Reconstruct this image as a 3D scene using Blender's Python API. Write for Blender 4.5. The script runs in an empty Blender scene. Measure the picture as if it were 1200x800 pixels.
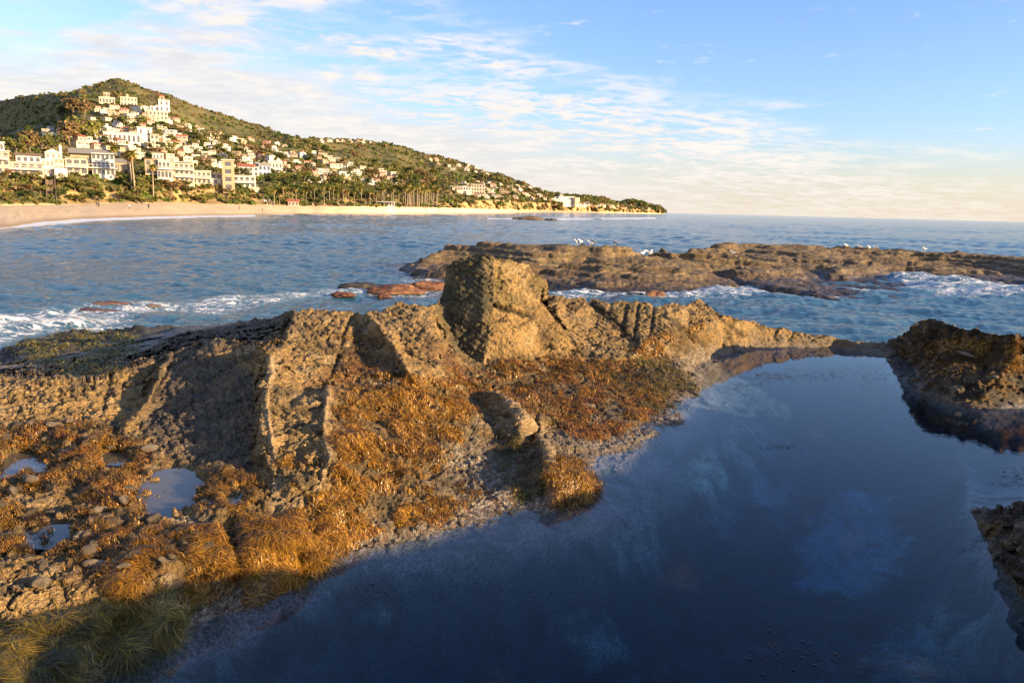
import bpy, math, random
import numpy as np
from mathutils import Vector, Matrix
from mathutils.geometry import delaunay_2d_cdt

rng = np.random.default_rng(11)
random.seed(11)
C = bpy.context.scene.collection
scene = bpy.context.scene
R = math.radians

# ------------------------------------------------------------------ camera
H = 3.1            # eye height above the tide pool surface (pool = 0)
SEA = -1.1         # sea level
F = 900.0          # focal length in pixels of the 1200 px wide photo
ROLL = math.atan(0.0259)
PITCH = math.atan(0.17278 * math.cos(ROLL))
FWD = np.array([0, math.cos(PITCH), -math.sin(PITCH)])
U0 = np.array([0, math.sin(PITCH), math.cos(PITCH)])
X0 = np.array([1.0, 0, 0])
RT = math.cos(ROLL) * X0 + math.sin(ROLL) * U0
UP = -math.sin(ROLL) * X0 + math.cos(ROLL) * U0

def ray(px, py):
    return (px - 600) / F * RT - (py - 400) / F * UP + FWD

def P(px, py, z):
    """point of height z on the sight line through a pixel"""
    d = ray(px, py)
    t = (z - H) / d[2]
    return (t * d[0], t * d[1], z)

def PR(px, py, r):
    """point at plan distance r on the sight line through a pixel"""
    d = ray(px, py)
    t = r / math.hypot(d[0], d[1])
    return (t * d[0], t * d[1], H + t * d[2])

def Q(px, r, z, py=330):
    d = ray(px, py)
    t = r / math.hypot(d[0], d[1])
    return (t * d[0], t * d[1], z)

def yhor(px):
    return 244.5 + 0.0259 * (px - 600)

def project(x, y, z):
    z = z - H
    dep = x * FWD[0] + y * FWD[1] + z * FWD[2]
    dep = np.where(np.abs(dep) < 1e-6, 1e-6, dep)
    u = (x * RT[0] + y * RT[1] + z * RT[2]) / dep
    v = (x * UP[0] + y * UP[1] + z * UP[2]) / dep
    return 600 + F * u, 400 - F * v, dep

cam = bpy.data.cameras.new('camera')
cam.sensor_width = 36; cam.lens = 36 * F / 1200
cam.clip_start = 0.05; cam.clip_end = 90000
camo = bpy.data.objects.new('camera', cam); C.objects.link(camo)
camo.matrix_world = Matrix(((RT[0], UP[0], -FWD[0], 0), (RT[1], UP[1], -FWD[1], 0), (RT[2], UP[2], -FWD[2], H), (0, 0, 0, 1)))
scene.camera = camo

# ------------------------------------------------------------------ numpy noise
def _h(ix, iy, iz, seed):
    h = ix.astype(np.uint32) * np.uint32(374761393) + iy.astype(np.uint32) * np.uint32(668265263) \
        + iz.astype(np.uint32) * np.uint32(2246822519) + np.uint32(seed * 3266489917 & 0xffffffff)
    h ^= h >> np.uint32(15); h *= np.uint32(2246822519); h ^= h >> np.uint32(13)
    h *= np.uint32(3266489917); h ^= h >> np.uint32(16)
    return h

def _f(h): return h.astype(np.float32) / np.float32(4294967296.0)

def vnoise(x, y, z, seed=0):
    """value noise, -1..1"""
    x = np.asarray(x, np.float32); y = np.asarray(y, np.float32); z = np.asarray(z, np.float32)
    fx = np.floor(x); fy = np.floor(y); fz = np.floor(z)
    ix = fx.astype(np.int32); iy = fy.astype(np.int32); iz = fz.astype(np.int32)
    tx = x - fx; ty = y - fy; tz = z - fz
    tx = tx * tx * tx * (tx * (tx * 6 - 15) + 10); ty = ty * ty * ty * (ty * (ty * 6 - 15) + 10); tz = tz * tz * (3 - 2 * tz)
    def c(a, b, d): return _f(_h(ix + a, iy + b, iz + d, seed))
    r0 = (c(0,0,0) * (1-tx) + c(1,0,0) * tx) * (1-ty) + (c(0,1,0) * (1-tx) + c(1,1,0) * tx) * ty
    r1 = (c(0,0,1) * (1-tx) + c(1,0,1) * tx) * (1-ty) + (c(0,1,1) * (1-tx) + c(1,1,1) * tx) * ty
    return (r0 * (1 - tz) + r1 * tz) * 2 - 1

def fbm(x, y, z, oct=4, seed=0, gain=0.5):
    s = 0; a = 1; f = 1
    for k in range(oct):
        s = s + a * vnoise(x * f + 17.3 * k, y * f - 9.1 * k, z * f + 5.7 * k, seed + k)
        a *= gain; f *= 2.03
    return s

def worley(x, y, z, seed=0, two=False):
    x = np.asarray(x, np.float32); y = np.asarray(y, np.float32); z = np.asarray(z, np.float32)
    ix = np.floor(x).astype(np.int32); iy = np.floor(y).astype(np.int32); iz = np.floor(z).astype(np.int32)
    best = np.full(x.shape, 9.0, np.float32); sec = best.copy(); cid = np.zeros(x.shape, np.float32)
    for a in (-1, 0, 1):
        for b in (-1, 0, 1):
            for c in (-1, 0, 1):
                h = _h(ix + a, iy + b, iz + c, seed)
                dx = (ix + a) + (h & np.uint32(1023)).astype(np.float32) / 1023 - x
                dy = (iy + b) + ((h >> np.uint32(10)) & np.uint32(1023)).astype(np.float32) / 1023 - y
                dz = (iz + c) + ((h >> np.uint32(20)) & np.uint32(1023)).astype(np.float32) / 1023 - z
                d = dx * dx + dy * dy + dz * dz
                m = d < best
                sec = np.where(m, best, np.minimum(sec, d)); best = np.where(m, d, best); cid = np.where(m, _f(h * np.uint32(2654435761)), cid)
    if two: return np.sqrt(best), cid, np.sqrt(sec)
    return np.sqrt(best), cid

def smooth(e0, e1, v):
    t = np.clip((v - e0) / (e1 - e0), 0, 1)
    return t * t * (3 - 2 * t)

def inpoly(px, py, poly):
    """mask of points inside a polygon"""
    poly = np.asarray(poly, float)
    m = np.zeros(np.shape(px), bool)
    x0, y0 = poly.min(0); x1, y1 = poly.max(0)
    sel = (px >= x0) & (px <= x1) & (py >= y0) & (py <= y1)
    sx = px[sel]; sy = py[sel]; s = np.zeros(sx.shape, bool)
    n = len(poly)
    for i in range(n):
        ax, ay = poly[i]; bx, by = poly[(i + 1) % n]
        if ay == by: continue
        s ^= ((ay > sy) != (by > sy)) & (sx < (bx - ax) * (sy - ay) / (by - ay) + ax)
    m[sel] = s
    return m

def blur(a, n, axis):
    q = int(math.ceil(2 * n))
    k = np.exp(-0.5 * (np.arange(-q, q + 1) / n) ** 2); k /= k.sum()
    pad = [(0, 0)] * a.ndim; pad[axis] = (q, q)
    b = np.pad(a, pad, mode='edge'); out = np.zeros_like(a)
    L = a.shape[axis]
    for i, w in enumerate(k):
        sl = [slice(None)] * a.ndim; sl[axis] = slice(i, i + L)
        out += w * b[tuple(sl)]
    return out

# ------------------------------------------------------------------ objects
def mesh_np(name, V, faces, mats=(), mat_idx=None, smooth_sh=True, cols=None, parent=None, loc=None):
    """faces: (n,4) or (n,3) int array, or list of such arrays"""
    if not isinstance(faces, (list, tuple)): faces = [faces]
    faces = [f for f in faces if len(f)]
    me = bpy.data.meshes.new(name)
    V = np.asarray(V, np.float32)
    me.vertices.add(len(V)); me.vertices.foreach_set('co', V.ravel())
    nl = sum(f.size for f in faces); nf = sum(len(f) for f in faces)
    me.loops.add(nl); me.loops.foreach_set('vertex_index', np.concatenate([f.ravel() for f in faces]).astype(np.int32))
    me.polygons.add(nf)
    tot = np.concatenate([np.full(len(f), f.shape[1], np.int32) for f in faces])
    st = np.concatenate([[0], np.cumsum(tot)[:-1]]).astype(np.int32)
    me.polygons.foreach_set('loop_start', st)
    me.update(calc_edges=True)
    me.polygons.foreach_set('use_smooth', np.full(nf, smooth_sh, bool))
    for m in mats: me.materials.append(m)
    if mat_idx is not None: me.polygons.foreach_set('material_index', np.asarray(mat_idx, np.int32))
    if cols:
        for nm, arr in cols.items():
            if arr.ndim == 1:
                at = me.attributes.new(nm, 'FLOAT', 'POINT'); at.data.foreach_set('value', arr.astype(np.float32))
            else:
                at = me.attributes.new(nm, 'FLOAT_COLOR', 'POINT')
                a4 = np.ones((len(V), 4), np.float32); a4[:, :3] = arr; at.data.foreach_set('color', a4.ravel())
    me.update()
    o = bpy.data.objects.new(name, me); C.objects.link(o)
    if parent is not None: o.parent = parent
    if loc is not None: o.location = loc
    return o

def tag(o, label, cat, group=None):
    o['label'] = label; o['category'] = cat
    if group: o['group'] = group
    return o

def struct(o): o['kind'] = 'structure'; return o
def stuff(o, label, cat): o['kind'] = 'stuff'; o['label'] = label; o['category'] = cat; return o

def empty(name, loc, rz=0.0):
    o = bpy.data.objects.new(name, None); C.objects.link(o)
    o.empty_display_size = 0.2
    o.location = loc; o.rotation_euler = (0, 0, rz)
    return o

def grid_faces(n, m):
    i = np.arange(n * m).reshape(n, m)
    return np.stack([i[:-1, :-1], i[1:, :-1], i[1:, 1:], i[:-1, 1:]], -1).reshape(-1, 4)

def submesh(V, Fc, mask):
    f = Fc[mask]
    u, inv = np.unique(f, return_inverse=True)
    return V[u], inv.reshape(f.shape), u

# ------------------------------------------------------------------ materials
class NT:
    def __init__(s, m): s.t = m.node_tree; s.n = s.t.nodes; s.l = s.t.links
    def new(s, typ, **kw):
        n = s.n.new(typ)
        for k, v in kw.items():
            if k.startswith('i_'):
                n.inputs[k[2:].replace('_', ' ')].default_value = v
            else: setattr(n, k, v)
        return n
    def link(s, a, b): s.l.new(a, b)
    def math(s, op, a, b=None, clamp=False):
        n = s.n.new('ShaderNodeMath'); n.operation = op; n.use_clamp = clamp
        for i, v in enumerate((a, b)):
            if v is None: continue
            if isinstance(v, (int, float)): n.inputs[i].default_value = v
            else: s.l.new(v, n.inputs[i])
        return n.outputs[0]
    def ramp(s, src, stops):
        n = s.n.new('ShaderNodeValToRGB')
        el = n.color_ramp.elements
        while len(el) < len(stops): el.new(0.5)
        for e, (p, c) in zip(el, stops):
            e.position = p; e.color = (*c, 1) if len(c) == 3 else c
        s.l.new(src, n.inputs[0]); return n.outputs[0]
    def mix(s, fac, a, b, typ='MIX'):
        n = s.n.new('ShaderNodeMix'); n.data_type = 'RGBA'; n.blend_type = typ
        for i, v in ((0, fac), (6, a), (7, b)):
            if isinstance(v, (int, float)): n.inputs[i].default_value = v if i == 0 else (v, v, v, 1)
            elif isinstance(v, tuple): n.inputs[i].default_value = (*v, 1)
            else: s.l.new(v, n.inputs[i])
        return n.outputs[2]
    def noise(s, vec, scale, detail=4, rough=0.55, dim='3D', dist=0.0):
        n = s.n.new('ShaderNodeTexNoise'); n.noise_dimensions = dim
        n.inputs['Scale'].default_value = scale; n.inputs['Detail'].default_value = detail
        n.inputs['Roughness'].default_value = rough; n.inputs['Distortion'].default_value = dist
        if vec is not None: s.l.new(vec, n.inputs['Vector'])
        return n.outputs['Fac']
    def attr(s, name, out='Color'):
        n = s.n.new('ShaderNodeAttribute'); n.attribute_name = name; return n.outputs[out]

def material(name):
    m = bpy.data.materials.new(name); m.use_nodes = True
    t = NT(m)
    return m, t, t.n['Principled BSDF'], t.n['Material Output']

def simple(name, col, rough=0.8, var=0.25, scale=3.0, spec=0.3, bump=0.0):
    m, t, b, o = material(name)
    geo = t.new('ShaderNodeTexCoord').outputs['Object']
    n = t.noise(geo, scale, 5)
    c = t.mix(t.math('MULTIPLY', n, 1.0), tuple(x * (1 - var) for x in col), tuple(min(1, x * (1 + var)) for x in col))
    t.link(c, b.inputs['Base Color']); b.inputs['Roughness'].default_value = rough
    b.inputs['Specular IOR Level'].default_value = spec
    if bump:
        bn = t.new('ShaderNodeBump'); bn.inputs['Strength'].default_value = bump
        t.link(t.noise(geo, scale * 4, 5), bn.inputs['Height']); t.link(bn.outputs[0], b.inputs['Normal'])
    return m
QA, QR = 1.0, 900
# ------------------------------------------------------------------ sun and sky
SUN_AZ, SUN_EL = R(112), R(13)      # azimuth clockwise from the view direction (+Y)
sdir = Vector((math.sin(SUN_AZ) * math.cos(SUN_EL), math.cos(SUN_AZ) * math.cos(SUN_EL), math.sin(SUN_EL)))
sun = bpy.data.lights.new('sun', 'SUN'); sun.energy = 5.0; sun.angle = R(0.6); sun.color = (1.0, 0.70, 0.36)
suno = bpy.data.objects.new('sun', sun); C.objects.link(suno)
suno.rotation_euler = sdir.to_track_quat('Z', 'Y').to_euler()
suno.location = (40, -20, 30)

world = bpy.data.worlds.new('World'); scene.world = world; world.use_nodes = True
W = NT(world); bg = W.n['Background']
sky = W.new('ShaderNodeTexSky'); sky.sky_type = 'NISHITA'; sky.sun_disc = False
sky.sun_elevation = SUN_EL; sky.sun_rotation = SUN_AZ
sky.air_density = 1.0; sky.dust_density = 0.9; sky.ozone_density = 1.5; sky.altitude = 0
KS = 0.12
bg.inputs['Strength'].default_value = KS
d = W.new('ShaderNodeTexCoord').outputs['Generated']
sep = W.new('ShaderNodeSeparateXYZ'); W.link(d, sep.inputs[0])
dx, dy, dz = sep.outputs
az = W.math('ARCTAN2', dx, dy)
el = W.math('ARCSINE', dz)
ea = W.math('MAXIMUM', dz, 0.0)
# flat cloud layer seen in perspective
inv = W.math('DIVIDE', 1.0, W.math('ADD', ea, 0.10))
comb = W.new('ShaderNodeCombineXYZ')
W.link(W.math('MULTIPLY', dx, inv), comb.inputs[0]); W.link(W.math('MULTIPLY', dy, inv), comb.inputs[1])
lay = comb.outputs[0]
mp = W.new('ShaderNodeMapping'); mp.inputs['Rotation'].default_value = (0, 0, R(-38)); mp.inputs['Scale'].default_value = (1.0, 1.35, 1)
W.link(lay, mp.inputs['Vector'])
n1 = W.noise(mp.outputs[0], 2.1, 9, 0.62, dist=0.3)
n2 = W.noise(mp.outputs[0], 0.75, 5, 0.55)
n3 = W.noise(mp.outputs[0], 7.0, 8, 0.62, dist=.5)
# the cloud bank: below a line falling from upper left to lower right
edge = W.math('SUBTRACT', 0.205, W.math('MULTIPLY', az, 0.30))
edge = W.math('ADD', edge, W.math('MULTIPLY', W.math('SUBTRACT', n2, 0.5), 0.16))
edge = W.math('ADD', edge, W.math('MULTIPLY', W.math('SUBTRACT', n1, 0.5), 0.14))
below = W.math('SUBTRACT', edge, el)
mask = W.new('ShaderNodeMapRange'); mask.interpolation_type = 'SMOOTHSTEP'
mask.inputs['From Min'].default_value = -0.03; mask.inputs['From Max'].default_value = 0.065
W.link(below, mask.inputs['Value'])
tex = W.new('ShaderNodeMapRange'); tex.interpolation_type = 'SMOOTHSTEP'
tex.inputs['From Min'].default_value = 0.41; tex.inputs['From Max'].default_value = 0.56
W.link(W.math('ADD', W.math('MULTIPLY', n1, 0.5), W.math('MULTIPLY', n3, 0.5)), tex.inputs['Value'])
lowfill = W.new('ShaderNodeMapRange'); lowfill.interpolation_type = 'SMOOTHSTEP'
lowfill.inputs['From Min'].default_value = 0.06; lowfill.inputs['From Max'].default_value = 0.17
W.link(below, lowfill.inputs['Value'])
gap = W.new('ShaderNodeMapRange'); gap.interpolation_type = 'SMOOTHSTEP'; gap.inputs['From Min'].default_value = .40; gap.inputs['From Max'].default_value = .56
W.link(W.noise(mp.outputs[0], 1.5, 4, .5, dist=.4), gap.inputs['Value'])
high = W.new('ShaderNodeMapRange'); high.interpolation_type = 'SMOOTHSTEP'; high.inputs['From Min'].default_value = .11; high.inputs['From Max'].default_value = .19; W.link(el, high.inputs['Value'])
keep = W.math('SUBTRACT', 1.0, W.math('MULTIPLY', high.outputs[0], W.math('MULTIPLY', W.math('SUBTRACT', 1.0, gap.outputs[0]), .85)))
dens = W.math('MULTIPLY', W.math('MULTIPLY', mask.outputs[0], keep), W.math('MAXIMUM', tex.outputs[0], W.math('MULTIPLY', lowfill.outputs[0], 0.93)))
# stray wisps in the blue
wisp = W.new('ShaderNodeMapRange'); wisp.interpolation_type = 'SMOOTHSTEP'
wisp.inputs['From Min'].default_value = 0.56; wisp.inputs['From Max'].default_value = 0.74
W.link(W.math('ADD', W.math('MULTIPLY', n3, 0.55), W.math('MULTIPLY', n1, 0.45)), wisp.inputs['Value'])
dens = W.math('MAXIMUM', dens, W.math('MULTIPLY', wisp.outputs[0], 0.75))
# thin cloud all round low down, so the horizon is pale
haze = W.new('ShaderNodeMapRange'); haze.interpolation_type = 'SMOOTHSTEP'
haze.inputs['From Min'].default_value = 0.125; haze.inputs['From Max'].default_value = -0.02
W.link(el, haze.inputs['Value'])
bright = W.new('ShaderNodeMapRange'); bright.interpolation_type = 'SMOOTHSTEP'
bright.inputs['From Min'].default_value = 0.10; bright.inputs['From Max'].default_value = 0.0
W.link(below, bright.inputs['Value'])
k = 1.0 / KS
def E(r, g, b, s=1.0): return (r * k * s, g * k * s, b * k * s)
CL = 0.38
band = W.new('ShaderNodeMapRange'); band.interpolation_type = 'SMOOTHSTEP'; band.inputs['From Min'].default_value = .36; band.inputs['From Max'].default_value = .64
W.link(W.math('ADD', W.math('MULTIPLY', n3, .45), W.math('MULTIPLY', n1, .55)), band.inputs['Value'])
shade = W.mix(band.outputs[0], E(.80, .785, .79, CL), E(.99, .94, .885, CL))
cloudcol = W.mix(bright.outputs[0], shade, E(1.05, .97, .90, CL))
skycol = W.mix(1.0, sky.outputs[0], (0.62, .715, .98), 'MULTIPLY')
hz = W.mix(W.math('MULTIPLY', haze.outputs[0], 0.72), skycol, E(.95, .80, .62, CL))
fin = W.mix(dens, hz, cloudcol)
low = W.math('MULTIPLY', W.math('POWER', haze.outputs[0], 3.0), 0.75)
fin = W.mix(low, fin, E(.92, .79, .64, CL))
W.link(fin, bg.inputs['Color'])

scene.view_settings.view_transform = 'Standard'; scene.view_settings.look = 'None'
scene.view_settings.exposure = 1.42; scene.view_settings.gamma = 1; scene.view_settings.use_curve_mapping = False
scene.render.engine = 'CYCLES'
scene.cycles.use_denoising = True
scene.cycles.max_bounces = 6; scene.cycles.diffuse_bounces = 2; scene.cycles.glossy_bounces = 3
scene.cycles.transparent_max_bounces = 16; scene.cycles.caustics_reflective = False; scene.cycles.caustics_refractive = False
# ------------------------------------------------------------------ rocky shore, as one height field split into its rocks
LINES = {}
def L(name, *pts): LINES[name] = [p if len(p) == 3 and isinstance(p, tuple) else p for p in pts]
def PP(*pts): return [P(*p) for p in pts]

SHORE = [(60,835),(100,800),(150,775),(205,747),(240,727),(300,708),(325,692),(350,674),(375,662),(400,648),(430,637),(460,630),
 (500,627),(545,617),(590,612),(635,606),(660,595),(706,580),(692,562),(668,547),(648,533),(628,512),(700,531),(735,520),(772,508),
 (792,498),(758,489),(805,478),(792,470),(815,464),(821,440),(818,426),(850,415),(880,409),(920,407),(980,407),(1010,412),(1040,418),
 (1066,426),(1076,440),(1058,447),(1076,456),(1095,468),(1115,475),(1150,482),(1165,480),(1200,473)]
polys = []
def PP3(*p): return [P(*q) for q in p]
polys.append(PP3(*[(x_, y_, 0.0) for x_, y_ in SHORE]) + PP3((1290,470,0.),(1420,476,0.),(1700,500,0.)))
polys.append(PP3((1700,585,0.),(1420,588,0.),(1200,587,0.0),(1140,597,0.0),(1155,625,0.0),(1166,655,0.0),(1186,685,0.0),(1200,701,0.0),(1235,745,0.0),(1300,800,0.),(1420,870,0.)))
polys.append(PP3((60,835,0.),(20,880,0.)))
ZS = .76
def line(*pts): polys.append(PP(*[(a_, b_, c_ * (ZS if c_ > 0 and a_ < 1030 else 1)) for a_, b_, c_ in pts]))
# left band and its crests
line((-120,470,.95),(-60,452,.95),(0,440,.95),(60,446,.95),(110,446,.95),(133,438,.98),(175,423,1.06))
line((-120,520,.66),(0,500,.66),(60,492,.68),(108,486,.72))
line((175,425,1.05),(133,445,.9),(124,474,.78),(112,492,.68),(116,520,.56))
line((186,424,.98),(172,446,.84),(160,470,.72),(138,500,.58),(140,525,.52))
line((202,411,1.2),(190,430,1.1),(178,455,.98),(168,478,.8),(150,500,.66))
line((212,414,1.12),(200,440,.98),(188,468,.78),(170,498,.6))
# hollow slab between the crests
line((202,410,1.2),(250,399,1.34),(300,402,1.42),(305,410,1.42))
line((222,425,1.12),(250,415,1.24),(295,418,1.28))
line((302,426,1.22),(299,450,1.0),(297,480,.84),(295,520,.64),(292,548,.55))
line((230,470,.82),(260,480,.78),(280,500,.7),(285,530,.6))
line((200,520,.56),(230,540,.53),(260,545,.54))
# crest A
line((308,409,1.56),(312,425,1.46),(308,446,1.28),(305,470,1.12),(306,495,.98),(310,520,.84),(318,548,.68),(322,585,.5),(322,612,.4))
line((330,416,1.48),(318,440,1.3),(312,465,1.12),(315,495,.96),(320,520,.83))
line((332,424,1.42),(348,442,1.2),(362,456,1.03))
line((345,470,1.02),(350,500,.91),(345,535,.75),(338,570,.57))
# spine 2
line((385,460,1.07),(381,480,1.0),(383,520,.84),(385,542,.74),(376,565,.6),(368,585,.48),(360,608,.34))
line((368,478,1.0),(372,520,.81),(373,545,.72),(362,572,.57),(350,600,.43))
line((398,478,.96),(415,520,.76),(415,560,.54),(425,600,.3))
# slab D
line((305,410,1.42),(330,402,1.50),(343,364,1.80),(380,362,1.80),(414,364,1.76),(432,368,1.73))
line((343,364,1.80),(333,402,1.50),(334,421,1.36),(362,455,1.03),(385,460,1.07))
line((414,364,1.76),(404,386,1.56),(400,412,1.34),(386,442,1.12),(385,460,1.07))
line((418,395,1.36),(432,420,1.16),(420,448,1.0),(398,478,.96))
# ridge E and slab F
line((432,368,1.73),(446,385,1.62),(456,398,1.54),(466,416,1.36),(479,434,1.18),(503,443,1.05))
line((450,402,1.36),(454,425,1.16),(452,436,1.08))
line((432,368,1.73),(450,361,1.80),(470,359,1.83),(498,360,1.83))
line((462,382,1.62),(478,416,1.24),(500,425,1.14))
line((498,360,1.83),(508,390,1.5),(514,404,1.34),(518,425,1.1))
polys.append([PR(512,358,13.75), PR(530,398,13.25), PR(548,415,13.00), P(566,428,0.502)])
# boulder
bo_spine = [PR(568,426,12.75), PR(570,395,12.83), PR(576,356,13.05), PR(577,343,13.10), PR(577,318,13.30), PR(573,298,13.50)]
polys.append([P(566,430,0.502)] + bo_spine)
polys.append([PR(573,298,13.50), PR(585,303,13.60), PR(600,305,13.75), PR(620,315,14.00), PR(640,328,14.25), PR(637,350,14.05)])
polys.append([PR(573,298,13.50), PR(556,300,13.85), PR(545,304,14.00), PR(531,303,14.15), PR(523,310,14.15), PR(520,345,13.95), PR(512,358,13.75)])
polys.append([PR(577,356,13.05), PR(600,362,13.37), PR(622,368,13.70), PR(636,352,14.00)])
polys.append([P(572,431,0.502), P(600,421,0.547), P(640,412,0.547), P(670,410,0.547), P(692,416,0.471)])
polys.append([PR(637,350,14.05), PR(650,374,13.95), PR(668,398,13.85), P(692,416,0.471)])
# slabs right of the boulder
line((640,349,1.60),(660,349,1.58),(690,351,1.52),(720,353,1.48),(762,357,1.42),(776,363,1.33),(787,373,1.18))
line((664,374,1.22),(684,398,.86),(694,412,.68))
line((690,352,1.52),(706,364,1.34),(722,377,1.12),(746,401,.78),(757,414,.6))
line((702,366,1.24),(718,381,1.02),(740,404,.68))
line((700,424,.55),(757,414,.6),(790,408,.58),(800,398,.66),(789,384,.98),(787,373,1.18))
line((787,373,1.18),(806,390,.8),(824,402,.5),(836,412,.3))
line((776,361,1.34),(790,357,1.34),(805,358,1.30),(815,354,1.36),(825,354,1.34),(832,362,1.2),(868,374,.98),(900,382,.78),(940,390,.56),(975,397,.36),(1003,402,.2),(1042,405,.14))
line((840,385,.86),(870,392,.6),(900,398,.34))
# lower terrace
line((650,426,.5),(700,430,.45),(750,424,.42),(800,416,.34),(830,410,.26))
line((600,452,.45),(650,452,.36),(700,452,.3),(750,450,.22),(800,448,.1))
line((655,485,.24),(700,482,.18),(750,478,.1))
line((560,444,.66),(580,464,.6),(601,480,.54),(627,508,.44),(641,530,.38),(646,560,.28),(650,584,.12))
line((560,470,.46),(582,505,.28),(602,535,.16),(616,570,.08),(622,594,.04))
line((655,540,.3),(672,560,.24),(682,570,.14))
line((540,432,.82),(522,440,.86),(490,462,.82),(480,490,.68),(470,520,.55),(455,560,.4),(440,600,.24),(430,622,.1))
line((530,470,.62),(520,510,.48),(510,550,.32),(495,590,.16))
line((550,540,.22),(545,575,.12))
# flat with rock pools, lower left
line((-120,570,.52),(0,570,.52),(60,580,.51),(100,560,.53),(140,560,.5))
line((-120,650,.54),(0,650,.54),(60,645,.5),(110,630,.53),(150,620,.52))
line((150,600,.5),(160,570,.5),(185,548,.5),(205,545,.49),(240,560,.52),(246,590,.52),(200,608,.5),(150,600,.5))
line((172,592,.4),(200,575,.39),(225,585,.41))
line((20,540,.43),(40,545,.42)); line((128,536,.43),(140,540,.43)); line((30,640,.42),(70,625,.42))
line((250,625,.5),(262,600,.54),(280,575,.56),(292,548,.55))
line((-120,700,.62),(0,695,.6),(60,676,.58),(110,668,.58),(160,650,.54))
line((-120,745,.42),(0,738,.42),(60,722,.4),(110,708,.42),(150,690,.48),(200,668,.52),(235,645,.5))
line((-120,830,.4),(0,800,.36),(60,780,.32),(130,750,.3),(190,728,.2))
line((225,700,.26),(262,670,.34),(270,640,.4)); line((272,700,.1),(276,665,.18),(278,630,.32))
line((290,690,.14),(296,660,.36),(305,630,.5),(322,612,.44)); line((335,660,.34),(350,635,.36),(360,608,.34)); line((375,645,.14),(392,615,.26))
# right outcrop
line((1042,402,.14),(1058,392,.55),(1074,382,.92),(1086,373,1.24),(1100,376,1.2),(1120,381,1.16),(1150,388,1.1),(1176,392,1.12),(1205,393,1.18),(1290,398,1.3))
line((1072,402,.56),(1100,404,.72),(1130,400,.85),(1160,404,.86),(1205,408,.92))
line((1086,420,.34),(1110,424,.48),(1150,428,.5),(1205,432,.6))
line((1078,442,.08),(1105,452,.2),(1130,455,.28),(1160,458,.3),(1205,450,.42))
line((1095,463,.05),(1120,467,.08),(1160,470,.08),(1205,464,.12))
# near right rock
line((1160,600,.12),(1180,604,.22),(1200,590,.3)); line((1176,630,.14),(1200,645,.34),(1240,640,.55)); line((1200,690,.06),(1235,715,.25))
LOOSE = []
# dark shelf on the left, behind the ridge
line((-700,452,.0),(-150,442,.0),(-60,435,-.05),(0,432,-.08),(40,428,-.1),(90,424,-.08),(140,418,0),(180,410,.1))
line((-700,430,-.6),(-150,420,-.6),(0,412,-.58),(30,402,-.5),(70,393,-.44),(120,388,-.42),(200,383,-.3),(260,379,-.05),(318,373.5,.4),(332,369.5,.7))
line((70,408,-.28),(110,404,-.25),(160,398,-.15),(205,397,.2),(220,396,.4),(260,392,.62),(300,392,.85))
# floor of the pool: depth below the surface along each sight line
line((235,765,-.10),(330,722,-.11),(400,690,-.10),(480,676,-.11),(560,664,-.11),(625,648,-.11),(700,622,-.10),(728,598,-.08),(740,570,-.09),(790,540,-.13),(840,505,-.16),(862,460,-.2),(880,432,-.18))
line((290,790,-.28),(345,750,-.34),(420,712,-.34),(490,700,-.34),(570,690,-.34),(640,672,-.34),(720,648,-.3),(765,620,-.26),(800,590,-.3),(850,545,-.4),(900,500,-.45),(930,455,-.4))
line((300,875,-.55),(400,800,-.62),(500,765,-.66),(620,735,-.7),(740,705,-.75),(850,640,-.9),(930,550,-.95))
line((520,875,-.85),(620,820,-.95),(740,780,-1.0),(850,720,-1.1))
line((900,690,-1.2),(960,600,-1.0),(1020,575,-.95),(1050,620,-1.0),(1000,660,-1.05)); line((640,735,-.62),(700,715,-.6))
line((980,770,-.95),(1080,725,-.8),(1120,780,-.8),(1200,760,-.3)); line((1000,445,-.4),(1060,485,-.45),(1120,515,-.5),(1180,540,-.5),(1290,540,-.5),(1700,540,-.5)); line((1100,600,-.6),(1120,680,-.5),(1180,740,-.3))
line((-700,880,.6),(-120,880,.45),(0,880,.4)); line((-700,745,.6),(-120,745,.42)); line((-700,650,.6),(-120,650,.54)); line((-700,570,.6),(-120,570,.52)); line((-700,500,.8),(-120,470,.95))
line((1205,393,1.18),(1420,398,1.35),(1700,400,1.5)); line((1205,432,.6),(1420,440,.8),(1700,450,1.2))
line((1240,590,.45),(1420,592,.9),(1700,592,1.0)); line((1240,640,.55),(1420,660,1.0),(1700,660,1.2)); line((1300,740,.5),(1420,760,.9),(1700,760,1.2)); line((620,880,-1.0),(1000,880,-1.0),(1250,880,-.6))
SKY = [(-700,452),(-150,438),(-60,430),(0,413.5),(30,402),(70,392.5),(120,387.5),(200,382.5),(260,378.5),(320,372),(338,366),(343,363.6),(380,362),(414,363.6),(432,367),(450,361),(470,359),(498,359.5),(512,357),(519,346),(521,330),(523,311),(531,303.5),(545,304.5),(556,300.5),(566,297.5),(573,297),(585,302.5),(600,304.5),(620,314.5),(632,322),(641,328),
 (644,348),(660,348.5),(690,350.5),(720,352.5),(762,356.5),(776,361),(790,357),(805,358),(815,354),(826,354.5),(834,362),(868,374),(900,382),(940,390),(975,397),(1003,401.5),(1040,402.5),(1058,392),(1074,382.5),(1086,373.5),(1100,376),(1120,381),(1150,388),(1176,392),(1205,392.5),(1290,398),(1420,400),(1700,402)]
SKX = np.array([q[0] for q in SKY], float); SKYY = np.array([q[1] for q in SKY], float)

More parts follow.
